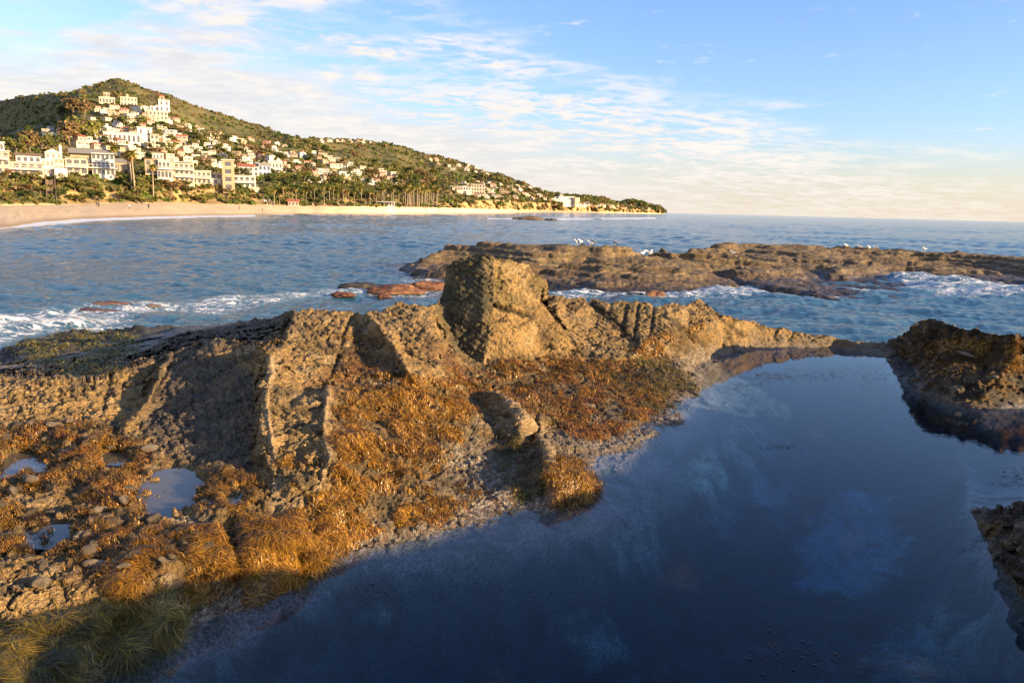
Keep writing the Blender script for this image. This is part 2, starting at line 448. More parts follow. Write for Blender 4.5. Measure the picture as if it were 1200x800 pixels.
def build_field(polys, loose, a0, a1, l0, l1, NA, NL, sm=2.4, name=''):
    idx = {}; co = []; zz = []; edges = []
    def add(p):
        a = math.atan2(p[0], p[1]); l = math.log(math.hypot(p[0], p[1]))
        key = (round(a * 900), round(l * 900))
        if key not in idx:
            idx[key] = len(co); co.append(Vector((a, l))); zz.append(p[2])
        return idx[key]
    for pl in polys:
        ids = [add(p) for p in pl]
        edges += [(i, j) for i, j in zip(ids, ids[1:]) if i != j]
    for p in loose: add(p)
    vo, eo, fo, ov, oe, of = delaunay_2d_cdt(co, edges, [], 0, 1e-6)
    vv = np.array([(v.x, v.y) for v in vo]); vz = np.full(len(vo), np.nan)
    for i, o in enumerate(ov):
        if o: vz[i] = np.mean([zz[k] for k in o])
    bad = np.isnan(vz)
    if bad.any():
        src = np.array([(c.x, c.y) for c in co]); szz = np.array(zz)
        for i in np.where(bad)[0]:
            dd = np.hypot(src[:, 0] - vv[i, 0], src[:, 1] - vv[i, 1]); k = np.argsort(dd)[:4]
            w = 1 / (dd[k] + 1e-6); vz[i] = (w * szz[k]).sum() / w.sum()
            print(name, 'crossing at px', [round(float(q), 1) for q in project(math.exp(vv[i,1])*math.sin(vv[i,0]), math.exp(vv[i,1])*math.cos(vv[i,0]), vz[i])[:2]])
    Z = np.full((NA, NL), np.nan)
    ga = (vv[:, 0] - a0) / (a1 - a0) * (NA - 1); gl = (vv[:, 1] - l0) / (l1 - l0) * (NL - 1)
    for f in fo:
        (xa, xb, xc), (ya, yb, yc), (za, zb, zc) = ga[f], gl[f], vz[f]
        i0, i1 = max(0, math.ceil(min(xa, xb, xc) - .01)), min(NA - 1, math.floor(max(xa, xb, xc) + .01))
        j0, j1 = max(0, math.ceil(min(ya, yb, yc) - .01)), min(NL - 1, math.floor(max(ya, yb, yc) + .01))
        if i1 < i0 or j1 < j0: continue
        det = (yb - yc) * (xa - xc) + (xc - xb) * (ya - yc)
        if abs(det) < 1e-9: continue
        I, J = np.meshgrid(np.arange(i0, i1 + 1), np.arange(j0, j1 + 1), indexing='ij')
        u = ((yb - yc) * (I - xc) + (xc - xb) * (J - yc)) / det
        v = ((yc - ya) * (I - xc) + (xa - xc) * (J - yc)) / det
        m = (u >= -1e-3) & (v >= -1e-3) & (u + v <= 1.001)
        Z[i0:i1+1, j0:j1+1][m] = (u * za + v * zb + (1 - u - v) * zc)[m]
    nanm = np.isnan(Z)
    if nanm.any():     # outside the hull: carry the nearest value of the column outwards
        for i in range(NA):
            ok = np.where(~nanm[i])[0]
            if len(ok): Z[i] = np.interp(np.arange(NL), ok, Z[i, ok])
            elif i: Z[i] = Z[i - 1]
        if np.isnan(Z).any(): Z = np.where(np.isnan(Z), -3, Z)
    return blur(blur(Z, sm, 0), sm, 1)

def bil(Z, fi, fj):
    NA, NL = Z.shape
    fi = np.clip(fi, 0, NA - 1.001); fj = np.clip(fj, 0, NL - 1.001)
    i = fi.astype(int); j = fj.astype(int); u = fi - i; v = fj - j
    return (Z[i, j] * (1 - u) + Z[i + 1, j] * u) * (1 - v) + (Z[i, j + 1] * (1 - u) + Z[i + 1, j + 1] * u) * v

def axis(a0, a1, inner0, inner1, n_in, n_out):
    return np.concatenate([np.linspace(a0, inner0, n_out, endpoint=False), np.linspace(inner0, inner1, n_in, endpoint=False), np.linspace(inner1, a1, n_out)])

def normals(V):
    di = np.gradient(V, axis=0); dj = np.gradient(V, axis=1)
    n = np.cross(di, dj); n /= np.linalg.norm(n, axis=-1, keepdims=True) + 1e-12
    return np.where(n[..., 2:3] < 0, -n, n)

STEEP = .0005
DEBUG = False
XS = QA
def resample(Z, A0, A1, L0, L1, az_ax, NRW, lo=None):
    NA, NL = Z.shape
    ls = np.linspace(L0, L1, NL)
    Zc = bil(Z, np.repeat((az_ax - A0) / (A1 - A0) * (NA - 1), NL).reshape(len(az_ax), NL), np.tile(np.arange(NL), (len(az_ax), 1)).astype(float))
    rr = np.exp(ls)[None]
    ev = np.arctan2(Zc - H, rr)
    d = np.abs(np.diff(ev, axis=1)) + np.diff(ls)[None] * .10 + np.abs(np.diff(Zc, axis=1)) / rr[:, 1:] * .35
    d = blur(d, 14, 0)
    s = np.concatenate([np.zeros((len(az_ax), 1)), np.cumsum(d, 1)], 1)
    q = np.empty((len(az_ax), NRW)); zq = np.empty_like(q)
    for i in range(len(az_ax)):
        q[i] = np.interp(np.linspace(0, s[i, -1], NRW), s[i], ls)
        zq[i] = np.interp(q[i], ls, Zc[i])
    r = np.exp(q); a = az_ax[:, None]
    return np.stack([r * np.sin(a), r * np.cos(a), zq], -1)

# ---- the surface seen from the shore, as inverse depth over the picture, planar between the traced breaks
GX0, GX1, GY0, GY1 = -460.0, 1480.0, 285.0, 872.0
GNX, GNY = 1941, 1175
def invdep(p):
    return 1.0 / (p[0] * FWD[0] + p[1] * FWD[1] + (p[2] - H) * FWD[2])
def build_image_field(polys):
    idx = {}; co = []; ww = []; edges = []
    def add(p):
        u, v, _ = project(p[0], p[1], p[2]); key = (round(float(u)), round(float(v)))
        if key not in idx:
            idx[key] = len(co); co.append(Vector((float(u), float(v)))); ww.append(invdep(p))
        return idx[key]
    for pl in polys:
        ids = [add(p) for p in pl]
        edges += [(i, j) for i, j in zip(ids, ids[1:]) if i != j]
    vo, eo, fo, ov, oe, of = delaunay_2d_cdt(co, edges, [], 0, 1e-4)
    vv = np.array([(v.x, v.y) for v in vo]); vw = np.full(len(vo), np.nan)
    for i, o in enumerate(ov):
        if o: vw[i] = np.mean([ww[k] for k in o])
    src = np.array([(c.x, c.y) for c in co]); sw = np.array(ww)
    for i in np.where(np.isnan(vw))[0]:
        dd = np.hypot(src[:, 0] - vv[i, 0], src[:, 1] - vv[i, 1]); k = np.argsort(dd)[:3]
        q = 1 / (dd[k] + 1e-6); vw[i] = (q * sw[k]).sum() / q.sum()
        print('crossing', vv[i].round(1))
    Wd = np.full((GNX, GNY), np.nan)
    ga = (vv[:, 0] - GX0) / (GX1 - GX0) * (GNX - 1); gl = (vv[:, 1] - GY0) / (GY1 - GY0) * (GNY - 1)
    for f in fo:
        (xa, xb, xc), (ya, yb, yc), (za, zb, zc) = ga[f], gl[f], vw[f]
        i0, i1 = max(0, math.ceil(min(xa, xb, xc) - .01)), min(GNX - 1, math.floor(max(xa, xb, xc) + .01))
        j0, j1 = max(0, math.ceil(min(ya, yb, yc) - .01)), min(GNY - 1, math.floor(max(ya, yb, yc) + .01))
        if i1 < i0 or j1 < j0: continue
        det = (yb - yc) * (xa - xc) + (xc - xb) * (ya - yc)
        if abs(det) < 1e-9: continue
        I, J = np.meshgrid(np.arange(i0, i1 + 1), np.arange(j0, j1 + 1), indexing='ij')
        u = ((yb - yc) * (I - xc) + (xc - xb) * (J - yc)) / det
        v = ((yc - ya) * (I - xc) + (xa - xc) * (J - yc)) / det
        m = (u >= -1e-3) & (v >= -1e-3) & (u + v <= 1.001)
        Wd[i0:i1+1, j0:j1+1][m] = (u * za + v * zb + (1 - u - v) * zc)[m]
    for i in range(GNX):
        ok = ~np.isnan(Wd[i])
        Wd[i] = np.interp(np.arange(GNY), np.where(ok)[0], Wd[i, ok]) if ok.any() else Wd[i - 1]
    return Wd
WD = build_image_field(polys)
# nothing seen may lie nearer than what is seen below it
dpx = (GY1 - GY0) / (GNY - 1)
for j in range(GNY - 2, -1, -1):
    WD[:, j] = np.minimum(WD[:, j], WD[:, j + 1] * (1 - STEEP * dpx))
WD = blur(blur(WD, 1.3, 0), 1.3, 1)
if DEBUG:
    for pl in polys:
        for q in pl:
            u, v, _ = project(*q)
            if not (GX0 < u < GX1 and GY0 < v < GY1): continue
            w_ = float(bil(WD, np.array([(u - GX0) / (GX1 - GX0) * (GNX - 1)]), np.array([(v - GY0) / (GY1 - GY0) * (GNY - 1)]))[0])
            zz_ = H + float(ray(float(u), float(v))[2]) / w_
            if abs(zz_ - q[2]) > .1: print(round(float(u)), round(float(v)), 'want %.2f got %.2f' % (q[2], zz_))
def unproj(px, py, w):
    u = (px - 600) / F; v = -(py - 400) / F; k = 1 / w
    return np.stack([(u * RT[i] + v * UP[i] + FWD[i]) * k + (H if i == 2 else 0) for i in range(3)], -1)
cx_ = np.concatenate([np.arange(-450, -60, 5.0), np.arange(-60, 1260, XS), np.arange(1260, 1476, 5.0)])
nv_ = QR
# crooked breaks: look the depth up at slightly shifted places
skyw = np.interp(cx_, SKX, SKYY)
skyw = skyw + 1.6 * vnoise(cx_ * .06, cx_ * 0, cx_ * 0, 3) + 1.3 * vnoise(cx_ * .2, cx_ * 0, cx_ * 0, 4) + .8 * vnoise(cx_ * .55, cx_ * 0, cx_ * 0, 5)
pyrow = np.linspace(GY1 - 4, GY0 + 4, nv_)
PXG = np.repeat(cx_[:, None], nv_, 1); PYG = np.maximum(pyrow[None], skyw[:, None])
lastv = (pyrow[None] > skyw[:, None]).sum(1) - 1
w0 = bil(WD, (PXG - GX0) / (GX1 - GX0) * (GNX - 1), (PYG - GY0) / (GY1 - GY0) * (GNY - 1))
V0 = unproj(PXG, PYG, w0)
kk = F * w0
sx = (.032 * vnoise(V0[..., 0] * 1.6, V0[..., 1] * 1.6, V0[..., 2] * 1.6, 3) + .025 * vnoise(V0[..., 0] * 5, V0[..., 1] * 5, V0[..., 2] * 5, 4) + .012 * vnoise(V0[..., 0] * 14, V0[..., 1] * 14, V0[..., 2] * 14, 5)) * kk
sy = (.03 * vnoise(V0[..., 0] * 1.6 + 9, V0[..., 1] * 1.6, V0[..., 2] * 1.6, 6) + .018 * vnoise(V0[..., 0] * 5 + 9, V0[..., 1] * 5, V0[..., 2] * 5, 7) + .008 * vnoise(V0[..., 0] * 14, V0[..., 1] * 14, V0[..., 2] * 14, 8)) * kk
fade = smooth(0, 14, PYG - skyw[:, None])
w0 = bil(WD, (PXG + sx * fade - GX0) / (GX1 - GX0) * (GNX - 1), (np.maximum(PYG + sy * fade, skyw[:, None]) - GY0) / (GY1 - GY0) * (GNY - 1))
V0 = unproj(PXG, PYG, w0)
# back of the ridge: over the crest and down into the sea
nb = 70
crest = V0[:, -1]; crest = np.stack([blur(crest[:, k_], 1.5, 0) for k_ in range(3)], -1)
hr = np.hypot(crest[:, 0], crest[:, 1]); ud = crest[:, :2] / hr[:, None]
tb = np.linspace(0, 1, nb + 1)[1:]
run = np.interp(cx_, [-450, 0, 300, 345, 480, 530, 640, 800, 900, 1040, 1100, 1480], [3, 2.2, 2.4, 3.4, 3.2, 3.0, 2.6, 2.4, 2.0, 1.8, 2.4, 3.0])
dist = run[:, None] * (tb[None] ** 1.25)
drop = (crest[:, 2] + 2.9)[:, None] * (.06 * tb[None] + .94 * tb[None] ** 1.7)
back = np.stack([crest[:, 0:1] + ud[:, 0:1] * dist, crest[:, 1:2] + ud[:, 1:2] * dist, crest[:, 2:3] - drop], -1)
V = np.concatenate([V0, back], 1)
N = normals(V)
jj_ = np.arange(nv_)[None]; li_ = np.arange(len(cx_))
for k_ in range(3):
    N[:, :nv_, k_] = np.where(jj_ > lastv[:, None] - 1, N[li_, lastv - 2, k_][:, None], N[:, :nv_, k_])
pxs, pys, dep = project(V[..., 0], V[..., 1], V[..., 2])

# ---- surface relief, pushed out along the normal
x, y, z = (V[..., k].astype(np.float32) for k in range(3))
steep = smooth(.85, .35, N[..., 2])
under = smooth(.02, -.1, z)
nA = fbm(x * 2.2, y * 2.2, z * 2.2, 4, 40)
nB = fbm(x * 9, y * 9, z * 9, 4, 50, .6)
w1, c1 = worley(x * 9 + .25 * nB, y * 9 + .25 * nB, z * 9, 61)
w2, c2 = worley(x * 24, y * 24, z * 24 + .3 * nB, 62)
FLAT = [(-80,500),(110,490),(175,520),(262,560),(262,640),(150,700),(0,680),(-80,690)]
flat = blur(blur(inpoly(pxs, pys, FLAT).astype(float), 12, 0), 12, 1)
GRAVEL = [[(455,520),(560,520),(640,575),(640,606),(440,638),(395,650),(340,685),(372,660),(430,630),(520,610),(540,575)],[(655,480),(760,478),(800,490),(770,512),(700,530),(660,505)],
          [(200,700),(330,650),(330,695),(205,748)],[(760,420),(830,405),(845,415),(815,470),(800,500),(750,490),(780,465)],[(160,620),(250,600),(262,640),(180,650)]]
grav = sum(blur(blur(inpoly(pxs, pys, g).astype(float), 8, 0), 8, 1) for g in GRAVEL).clip(0, 1)
lump = (1 - smooth(.0, .75, w1))
fine = (1 - smooth(.0, .8, w2))
pit = smooth(.30, .55, fbm(x * 5.2, y * 5.2, z * 5.2, 3, 71, .6))
amp = 1 - .6 * under
SLABS = [[(512,360),(522,300),(575,296),(645,328),(645,352),(692,416),(640,412),(600,421),(566,430),(530,410)], [(333,363),(414,364),(404,390),(400,412),(386,445),(362,455),(334,421)], [(432,368),(498,360),(516,404),(503,443),(479,434)],
         [(640,350),(765,352),(800,398),(757,414),(700,424)], [(202,411),(302,402),(302,426),(299,480),(292,548),(230,540),(170,500)], [(306,408),(330,414),(362,455),(345,475),(340,560),(322,610),(312,560),(300,480)]]
def reg0(polylist, b):
    m = sum(inpoly(pxs, pys, p).astype(np.float32) for p in polylist).clip(0, 1)
    return blur(blur(m, b, 0), b, 1)
slab = reg0(SLABS, 4)
outc = reg0([[(1045,400),(1086,370),(1210,385),(1460,390),(1460,500),(1150,486),(1058,448)], [(1135,595),(1210,583),(1460,560),(1460,760),(1240,750),(1190,690)]], 6)
KELP = {
 'k1': [(-80,745),(0,742),(60,728),(110,712),(200,706),(216,722),(205,748),(150,778),(100,802),(-60,850)],
 'k2': [(150,640),(200,618),(262,626),(276,680),(262,712),(230,700),(215,716),(200,706),(130,700),(120,660)],
 'k3': [(286,622),(330,606),(368,618),(386,650),(370,668),(330,694),(303,708),(286,690)],
 'k4': [(372,588),(410,572),(428,618),(390,645),(374,630)],
 'k5': [(400,470),(450,440),(505,445),(548,462),(545,500),(524,540),(545,575),(500,610),(455,622),(425,585),(395,560),(388,520)],
 'k6': [(572,432),(620,420),(690,425),(750,430),(778,478),(735,505),(690,516),(640,492),(602,474),(577,450)],
 'k7': [(700,432),(745,420),(800,428),(815,462),(775,482),(725,470)],
 'k8': [(646,540),(672,540),(708,578),(690,586),(656,597),(646,570)],
 'k9': [(585,508),(632,520),(640,572),(612,588),(592,550)],
 'k10': [(-80,500),(110,500),(172,522),(165,600),(150,680),(60,662),(-80,664)],
 'k11': [(10,412),(60,395),(150,388),(162,402),(140,432),(90,437),(40,424)],
 'k12': [(764,392),(800,384),(832,380),(828,412),(762,424),(735,414)],
 'k13': [(1078,402),(1120,398),(1215,402),(1215,432),(1150,432),(1088,448)],
 'k14': [(518,428),(562,440),(572,482),(540,492)],
 'k15': [(215,560),(290,552),(318,575),(315,612),(262,622),(240,612)], 'k17': [(395,575),(440,560),(560,540),(570,575),(505,618),(430,628),(385,655),(380,610)], 'k18': [(325,535),(372,545),(372,600),(330,605)],
 'k16': [(395,392),(432,388),(452,430),(440,452),(396,452),(382,440)],
}
klong = reg0([KELP[q] for q in ('k1','k2','k3','k4','k8','k11')], 6); kshort = reg0([KELP[q] for q in ('k5','k6','k7','k9','k12','k14','k17','k18','k10')], 6)
def near_line(pts, w):
    d = np.full(pxs.shape, 1e3)
    for (ax, ay), (bx, by) in zip(pts, pts[1:]):
        t_ = np.clip(((pxs - ax) * (bx - ax) + (pys - ay) * (by - ay)) / ((bx - ax) ** 2 + (by - ay) ** 2), 0, 1)
        d = np.minimum(d, np.hypot(pxs - ax - t_ * (bx - ax), pys - ay - t_ * (by - ay)))
    return np.exp(-(d + 1.2 * nB) ** 2 / (w * w)) * (dep > 0)
GROOVE = [([(640,352),(655,375),(672,398),(690,414)], 2.6, .05), ([(690,352),(706,364),(722,377),(746,400)], 3.0, .09), ([(579,358),(600,363),(622,369)], 2.2, .12), ([(577,300),(578,345),(572,395),(567,425)], 2.2, -.03), ([(734,358),(729,394)], 2.2, .05), ([(748,358),(743,396)], 2.2, .05), ([(716,356),(712,370)], 2, .04), ([(766,362),(762,392)], 2.4, .05),
          ([(415,366),(404,388),(399,412),(387,440)], 2.6, .06), ([(432,370),(447,388),(457,400),(479,436)], 2.2, -.04), ([(357,380),(372,392),(390,374)], 2, .03), ([(205,414),(180,470)], 2.5, .05), ([(130,442),(122,475)], 2.5, .05), ([(316,418),(318,440),(311,466),(314,495),(321,530)], 2.6, -.05),
          ([(385,460),(381,482),(383,520),(386,542),(375,566)], 2.6, -.05), ([(580,462),(602,480),(628,508),(641,532),(646,562),(650,585)], 3.4, -.06), ([(788,374),(806,392),(826,404)], 2.6, .06), ([(838,366),(870,392)], 2.4, .05), ([(600,424),(640,416)], 2, .03)]
groove = sum(near_line(p_, w_) * d_ for p_, w_, d_ in GROOVE)
amp = amp * (.4 + .6 * smooth(0, .25, z))
soft = 1 - .8 * slab
w3, c3 = worley(x * 4.6 + .3 * nB, y * 4.6 + .3 * nB, z * 4.6, 66)
ubump = under * smooth(-.1, -.35, z) * (.10 * fbm(x * 2.6, y * 2.6, z * 0, 3, 140) + .10 * (1 - smooth(0, .7, worley(x * 1.9, y * 1.9, z * 0, 141)[0])))
disp = ubump + (.075 * klong + .035 * kshort) * (1 - smooth(.05, .75, w3)) * (.5 + .8 * c3) * (1 - under) + amp * ((.012 + .05 * outc) * nA + (.009 + .016 * flat + .012 * outc) * nB + (.018 + .016 * flat + .012 * grav + .05 * outc) * soft * lump * (.4 + c1) + (.010 + .010 * grav + .006 * flat) * (1 - .4 * slab) * fine * (.3 + c2) - .013 * pit * (1 - .6 * flat)) - groove
# weathered ribs on the steep slabs
strike = np.array([.45, .88])
rib = vnoise((x * strike[1] - y * strike[0]) * 5.5 + .5 * nA, (x * strike[0] + y * strike[1]) * .8, z * .8, 81)
cw, cc, cw2 = worley(x * 1.3 + .22 * nA + .10 * nB, y * 1.3 + .22 * nA, z * 1.9 + .1 * nB, 65, True)
crack = smooth(.055, .0, cw2 - cw) * smooth(-.3, .3, nA + .5) * (1 - flat) * (1 - under)
pock = smooth(.30, .14, w1) * smooth(.45, .6, c1) * (1 - flat) * (1 - under)
blk_ = (cc - .5) * .075 * (1 - flat) * soft                       # joint blocks stand a little proud or back
bed = ((x * .86 + y * .34 + z * .9) * 7.5 + .55 * nA + .25 * nB)
bedf = np.abs(bed - np.floor(bed) - .5) * 2
ridged = 1 - np.abs(fbm(x * 3.4, y * 3.4, z * 3.4, 4, 85, .6))
disp += amp * (blk_ + .014 * (smooth(.1, .6, bedf) - .5) * (1 - flat) + .026 * (ridged - .6) - .035 * crack - .014 * pock * (1 - .7 * slab) - .022 * smooth(.10, .0, bedf) * (.5 + slab) * smooth(-.2, .4, nA) * (1 - flat) + .010 * fbm(x * 28, y * 28, z * 28, 2, 87) - .030 * smooth(.12, .0, np.abs(fbm(x * 1.4, y * 1.4, z * 1.4, 3, 86, .5))) * (1 - flat))
disp += .03 * steep * rib * (1 - under)
pud = reg0([[(148,602),(158,570),(183,546),(207,543),(242,558),(250,590),(202,610)],[(-5,533),(30,528),(62,544),(42,564),(-5,562)],[(116,528),(144,526),(147,547),(118,547)],[(32,642),(75,616),(92,625),(50,652)],[(262,575),(290,565),(285,592),(262,596)]], 4)
pudn = vnoise(x * 4.5, y * 4.5, x * 0, 151) * .6 + vnoise(x * 11, y * 11, x * 0, 152) * .4
isle = smooth(.12, .38, pudn)
pud = pud * (1 - isle)
disp = disp * (1 - .5 * pud) - .075 * pud
V = V + N * disp[..., None]
V[..., 2] = np.where((z > .0) & (V[..., 2] < .012) & (z > .02), .012, V[..., 2])
N2 = normals(V)

# ---- what covers the rock, and some painted light and shade, as pigment per vertex
def reg(polylist, b=8):
    m = sum(inpoly(pxs, pys, p).astype(np.float32) for p in polylist).clip(0, 1)
    return blur(blur(m, b, 0), b, 1)
def lerp(a, b, t): return a + (np.asarray(b, np.float32) - a) * t[..., None]
KDENS = dict(k1=1, k2=.9, k3=1, k4=.9, k5=.72, k6=.82, k7=.9, k8=1, k9=.7, k10=.72, k11=.9, k12=.55, k13=.8, k14=.65, k15=.8, k16=.5, k17=.35, k18=.45)
kmask = {k: reg([p], 6) for k, p in KELP.items()}
kall = np.max(np.stack([kmask[k] * KDENS[k] for k in KELP]), 0)
kn = fbm(x * 4, y * 4, z * 4, 3, 90)
big = fbm(x * .8, y * .8, z * .8, 3, 91)
col = np.empty(V.shape, np.float32); col[:] = (.37, .24, .09)
col = lerp(col, (.235, .155, .062), smooth(-.2, .7, nA))
col = lerp(col, (.44, .315, .155), smooth(.1, .8, -kn) * .7)
col = lerp(col, (.10, .082, .05), smooth(.25, .6, fbm(x * 6, y * 6, z * 6, 4, 95, .65) - .35 * lump) * .7)
col = lerp(col, (.055, .042, .028), (.5 * pock + .8 * crack).clip(0, 1))
mossy = reg([[(575,298),(645,328),(640,350),(580,358)], [(690,350),(765,354),(790,372),(700,372)]], 6)
col = lerp(col, (.17, .14, .05), mossy * smooth(-.5, .5, kn) * .7)
left_shade = reg([[(510,362),(522,300),(575,296),(578,345),(567,430),(530,412)]], 4)
col = lerp(col, (.095, .088, .052), left_shade * (.8 + .2 * kn))  # boulder's left face painted darker, standing in for its shade
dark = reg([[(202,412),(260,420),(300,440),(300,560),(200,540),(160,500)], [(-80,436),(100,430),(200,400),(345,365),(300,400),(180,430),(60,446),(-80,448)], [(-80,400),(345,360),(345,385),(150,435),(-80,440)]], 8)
col = lerp(col, (.11, .092, .07), dark * (.75 + .2 * kn))  # dark grey shelf and hollow slab, with their shade put into the tint
red = reg([KELP['k16'], [(500,395),(545,420),(550,460),(505,440)], [(330,410),(350,440),(420,455),(400,470),(350,450)]], 8)
col = lerp(col, (.13, .06, .03), red * smooth(-.3, .3, kn) * .8)
low = smooth(.45, .03, z + .15 * kn) * smooth(-.15, .0, z)
col = lerp(col, (.20, .17, .13), low * .7)
rr_ = reg([[(1040,400),(1086,370),(1210,388),(1210,480),(1150,486),(1058,448)], [(1135,595),(1210,583),(1300,640),(1240,750),(1190,690)]], 6)
col = lerp(col, (.055, .042, .026), (rr_ * 1.3).clip(0, 1) * smooth(-1.2, -.2, kn))  # right-hand rocks' pigment darkened to carry their shaded faces
col = lerp(col, (.17, .10, .022), rr_ * smooth(.1, .5, kn) * .8)
gcol = np.where((c2 > .6)[..., None], np.array((.34, .30, .24)), np.array((.15, .13, .10))).astype(np.float32)
gcol = np.where((c2 < .18)[..., None], np.array((.22, .12, .07), np.float32), gcol)
col = col + (gcol - col) * (grav * .8)[..., None]
gr2 = flat * (1 - kall)
pale = np.where((c1 > .70)[..., None], np.array((.42, .30, .16)), np.array((.17, .105, .045))).astype(np.float32)
col = col + (pale - col) * (gr2 * .8 * (lump > .3))[..., None]
lit_crests = reg([[(316,420),(328,414),(322,440),(314,466),(317,495),(325,540),(318,540),(309,495),(307,466)], [(380,460),(387,460),(385,520),(389,542),(372,580),(366,578),(382,540),(379,500)],
             [(578,455),(602,474),(645,530),(650,585),(640,585),(636,532),(598,482)], [(318,560),(326,560),(326,612),(316,612)]], 2)
col = lerp(col, (.48, .35, .20), lit_crests * .7)  # crests painted paler, as their sunlit edges
col = lerp(col, (.05, .04, .025), (groove / .06).clip(0, 1) * .8)
krock = lerp(np.broadcast_to(np.array((.12, .07, .018), np.float32), col.shape).copy(), (.045, .035, .012), smooth(-.3, .5, kn))
col = lerp(col, (0, 0, 0), np.zeros_like(x)) + (krock - col) * (kall * smooth(-.6, .1, kn + .6 * kall) * .85)[..., None]
# below the water line: pink-grey crust on the shelf, dark weed and pale sand deeper down
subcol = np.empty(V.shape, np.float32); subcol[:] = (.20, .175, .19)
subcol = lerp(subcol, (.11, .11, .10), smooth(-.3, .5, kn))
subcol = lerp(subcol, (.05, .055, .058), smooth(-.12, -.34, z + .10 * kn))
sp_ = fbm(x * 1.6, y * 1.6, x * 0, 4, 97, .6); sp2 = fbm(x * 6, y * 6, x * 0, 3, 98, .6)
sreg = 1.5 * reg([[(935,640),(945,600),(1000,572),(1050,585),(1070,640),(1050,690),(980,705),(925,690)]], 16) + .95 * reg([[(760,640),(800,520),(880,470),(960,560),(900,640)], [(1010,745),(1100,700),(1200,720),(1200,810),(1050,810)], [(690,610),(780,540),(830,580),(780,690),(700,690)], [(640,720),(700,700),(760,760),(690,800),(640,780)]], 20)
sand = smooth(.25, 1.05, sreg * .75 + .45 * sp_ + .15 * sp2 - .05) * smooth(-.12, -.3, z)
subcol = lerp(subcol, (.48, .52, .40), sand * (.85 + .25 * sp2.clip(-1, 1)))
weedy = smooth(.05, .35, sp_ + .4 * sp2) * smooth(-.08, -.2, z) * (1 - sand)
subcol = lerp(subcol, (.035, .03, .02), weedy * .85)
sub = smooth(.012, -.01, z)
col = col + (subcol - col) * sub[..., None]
seaside = (V[..., 1] > 15) & (z < -.9)
col = np.where((seaside & (dep > 0))[..., None], np.array((.05, .045, .04), np.float32), col)
col = (col * (1 + .10 * vnoise(x * 40, y * 40, z * 40, 99) + .10 * (c2 - .5))[..., None]).clip(.008, .75)
wet = (smooth(.16, .0, z) * smooth(-.3, -.02, z) * .7 + kall * .4 + dark * .1 + rr_ * .4).clip(0, 1)

SX3, SY3, SZ3 = x, y, z
# rock material
mrock, t, b, o = material('wet_shore_rock')
tc = t.new('ShaderNodeTexCoord').outputs['Object']
base = t.attr('tint')
v = t.new('ShaderNodeTexVoronoi'); v.inputs['Scale'].default_value = 55; t.link(tc, v.inputs['Vector'])
v2 = t.new('ShaderNodeTexVoronoi'); v2.inputs['Scale'].default_value = 130; t.link(tc, v2.inputs['Vector'])
f1 = t.noise(tc, 38, 6, .65); f2 = t.noise(tc, 7, 5, .6)
c = t.mix(t.math('MULTIPLY', t.ramp(f1, [(.44, (0, 0, 0)), (.58, (1, 1, 1))]), .75), base, t.mix(1.0, base, (.34, .31, .29), 'MULTIPLY'))
sepc = t.new('ShaderNodeSeparateColor'); t.link(v.outputs['Color'], sepc.inputs[0])
spk = t.math('MULTIPLY', t.ramp(sepc.outputs[0], [(.80, (0, 0, 0)), (.86, (1, 1, 1))]), t.ramp(v.outputs['Distance'], [(.28, (1, 1, 1)), (.5, (0, 0, 0))]))
c = t.mix(t.math('MULTIPLY', spk, .55), c, t.mix(1.0, base, (2.0, 1.95, 1.9), 'MULTIPLY'))
spd = t.math('MULTIPLY', t.ramp(sepc.outputs[1], [(.78, (0, 0, 0)), (.84, (1, 1, 1))]), t.ramp(v.outputs['Distance'], [(.3, (1, 1, 1)), (.6, (0, 0, 0))]))
c = t.mix(t.math('MULTIPLY', spd, .7), c, t.mix(1.0, base, (.25, .25, .28), 'MULTIPLY'))
t.link(c, b.inputs['Base Color'])
w = t.attr('wet', 'Fac')
t.link(t.math('SUBTRACT', .85, t.math('MULTIPLY', w, .42)), b.inputs['Roughness'])
b.inputs['Specular IOR Level'].default_value = .35
bn = t.new('ShaderNodeBump'); bn.inputs['Strength'].default_value = 1.0; bn.inputs['Distance'].default_value = .03
hsum = t.math('ADD', t.math('MULTIPLY', f1, .9), t.math('ADD', t.math('MULTIPLY', v.outputs['Distance'], -.5), t.math('MULTIPLY', v2.outputs['Distance'], -.25)))
t.link(hsum, bn.inputs['Height']); t.link(bn.outputs[0], b.inputs['Normal'])

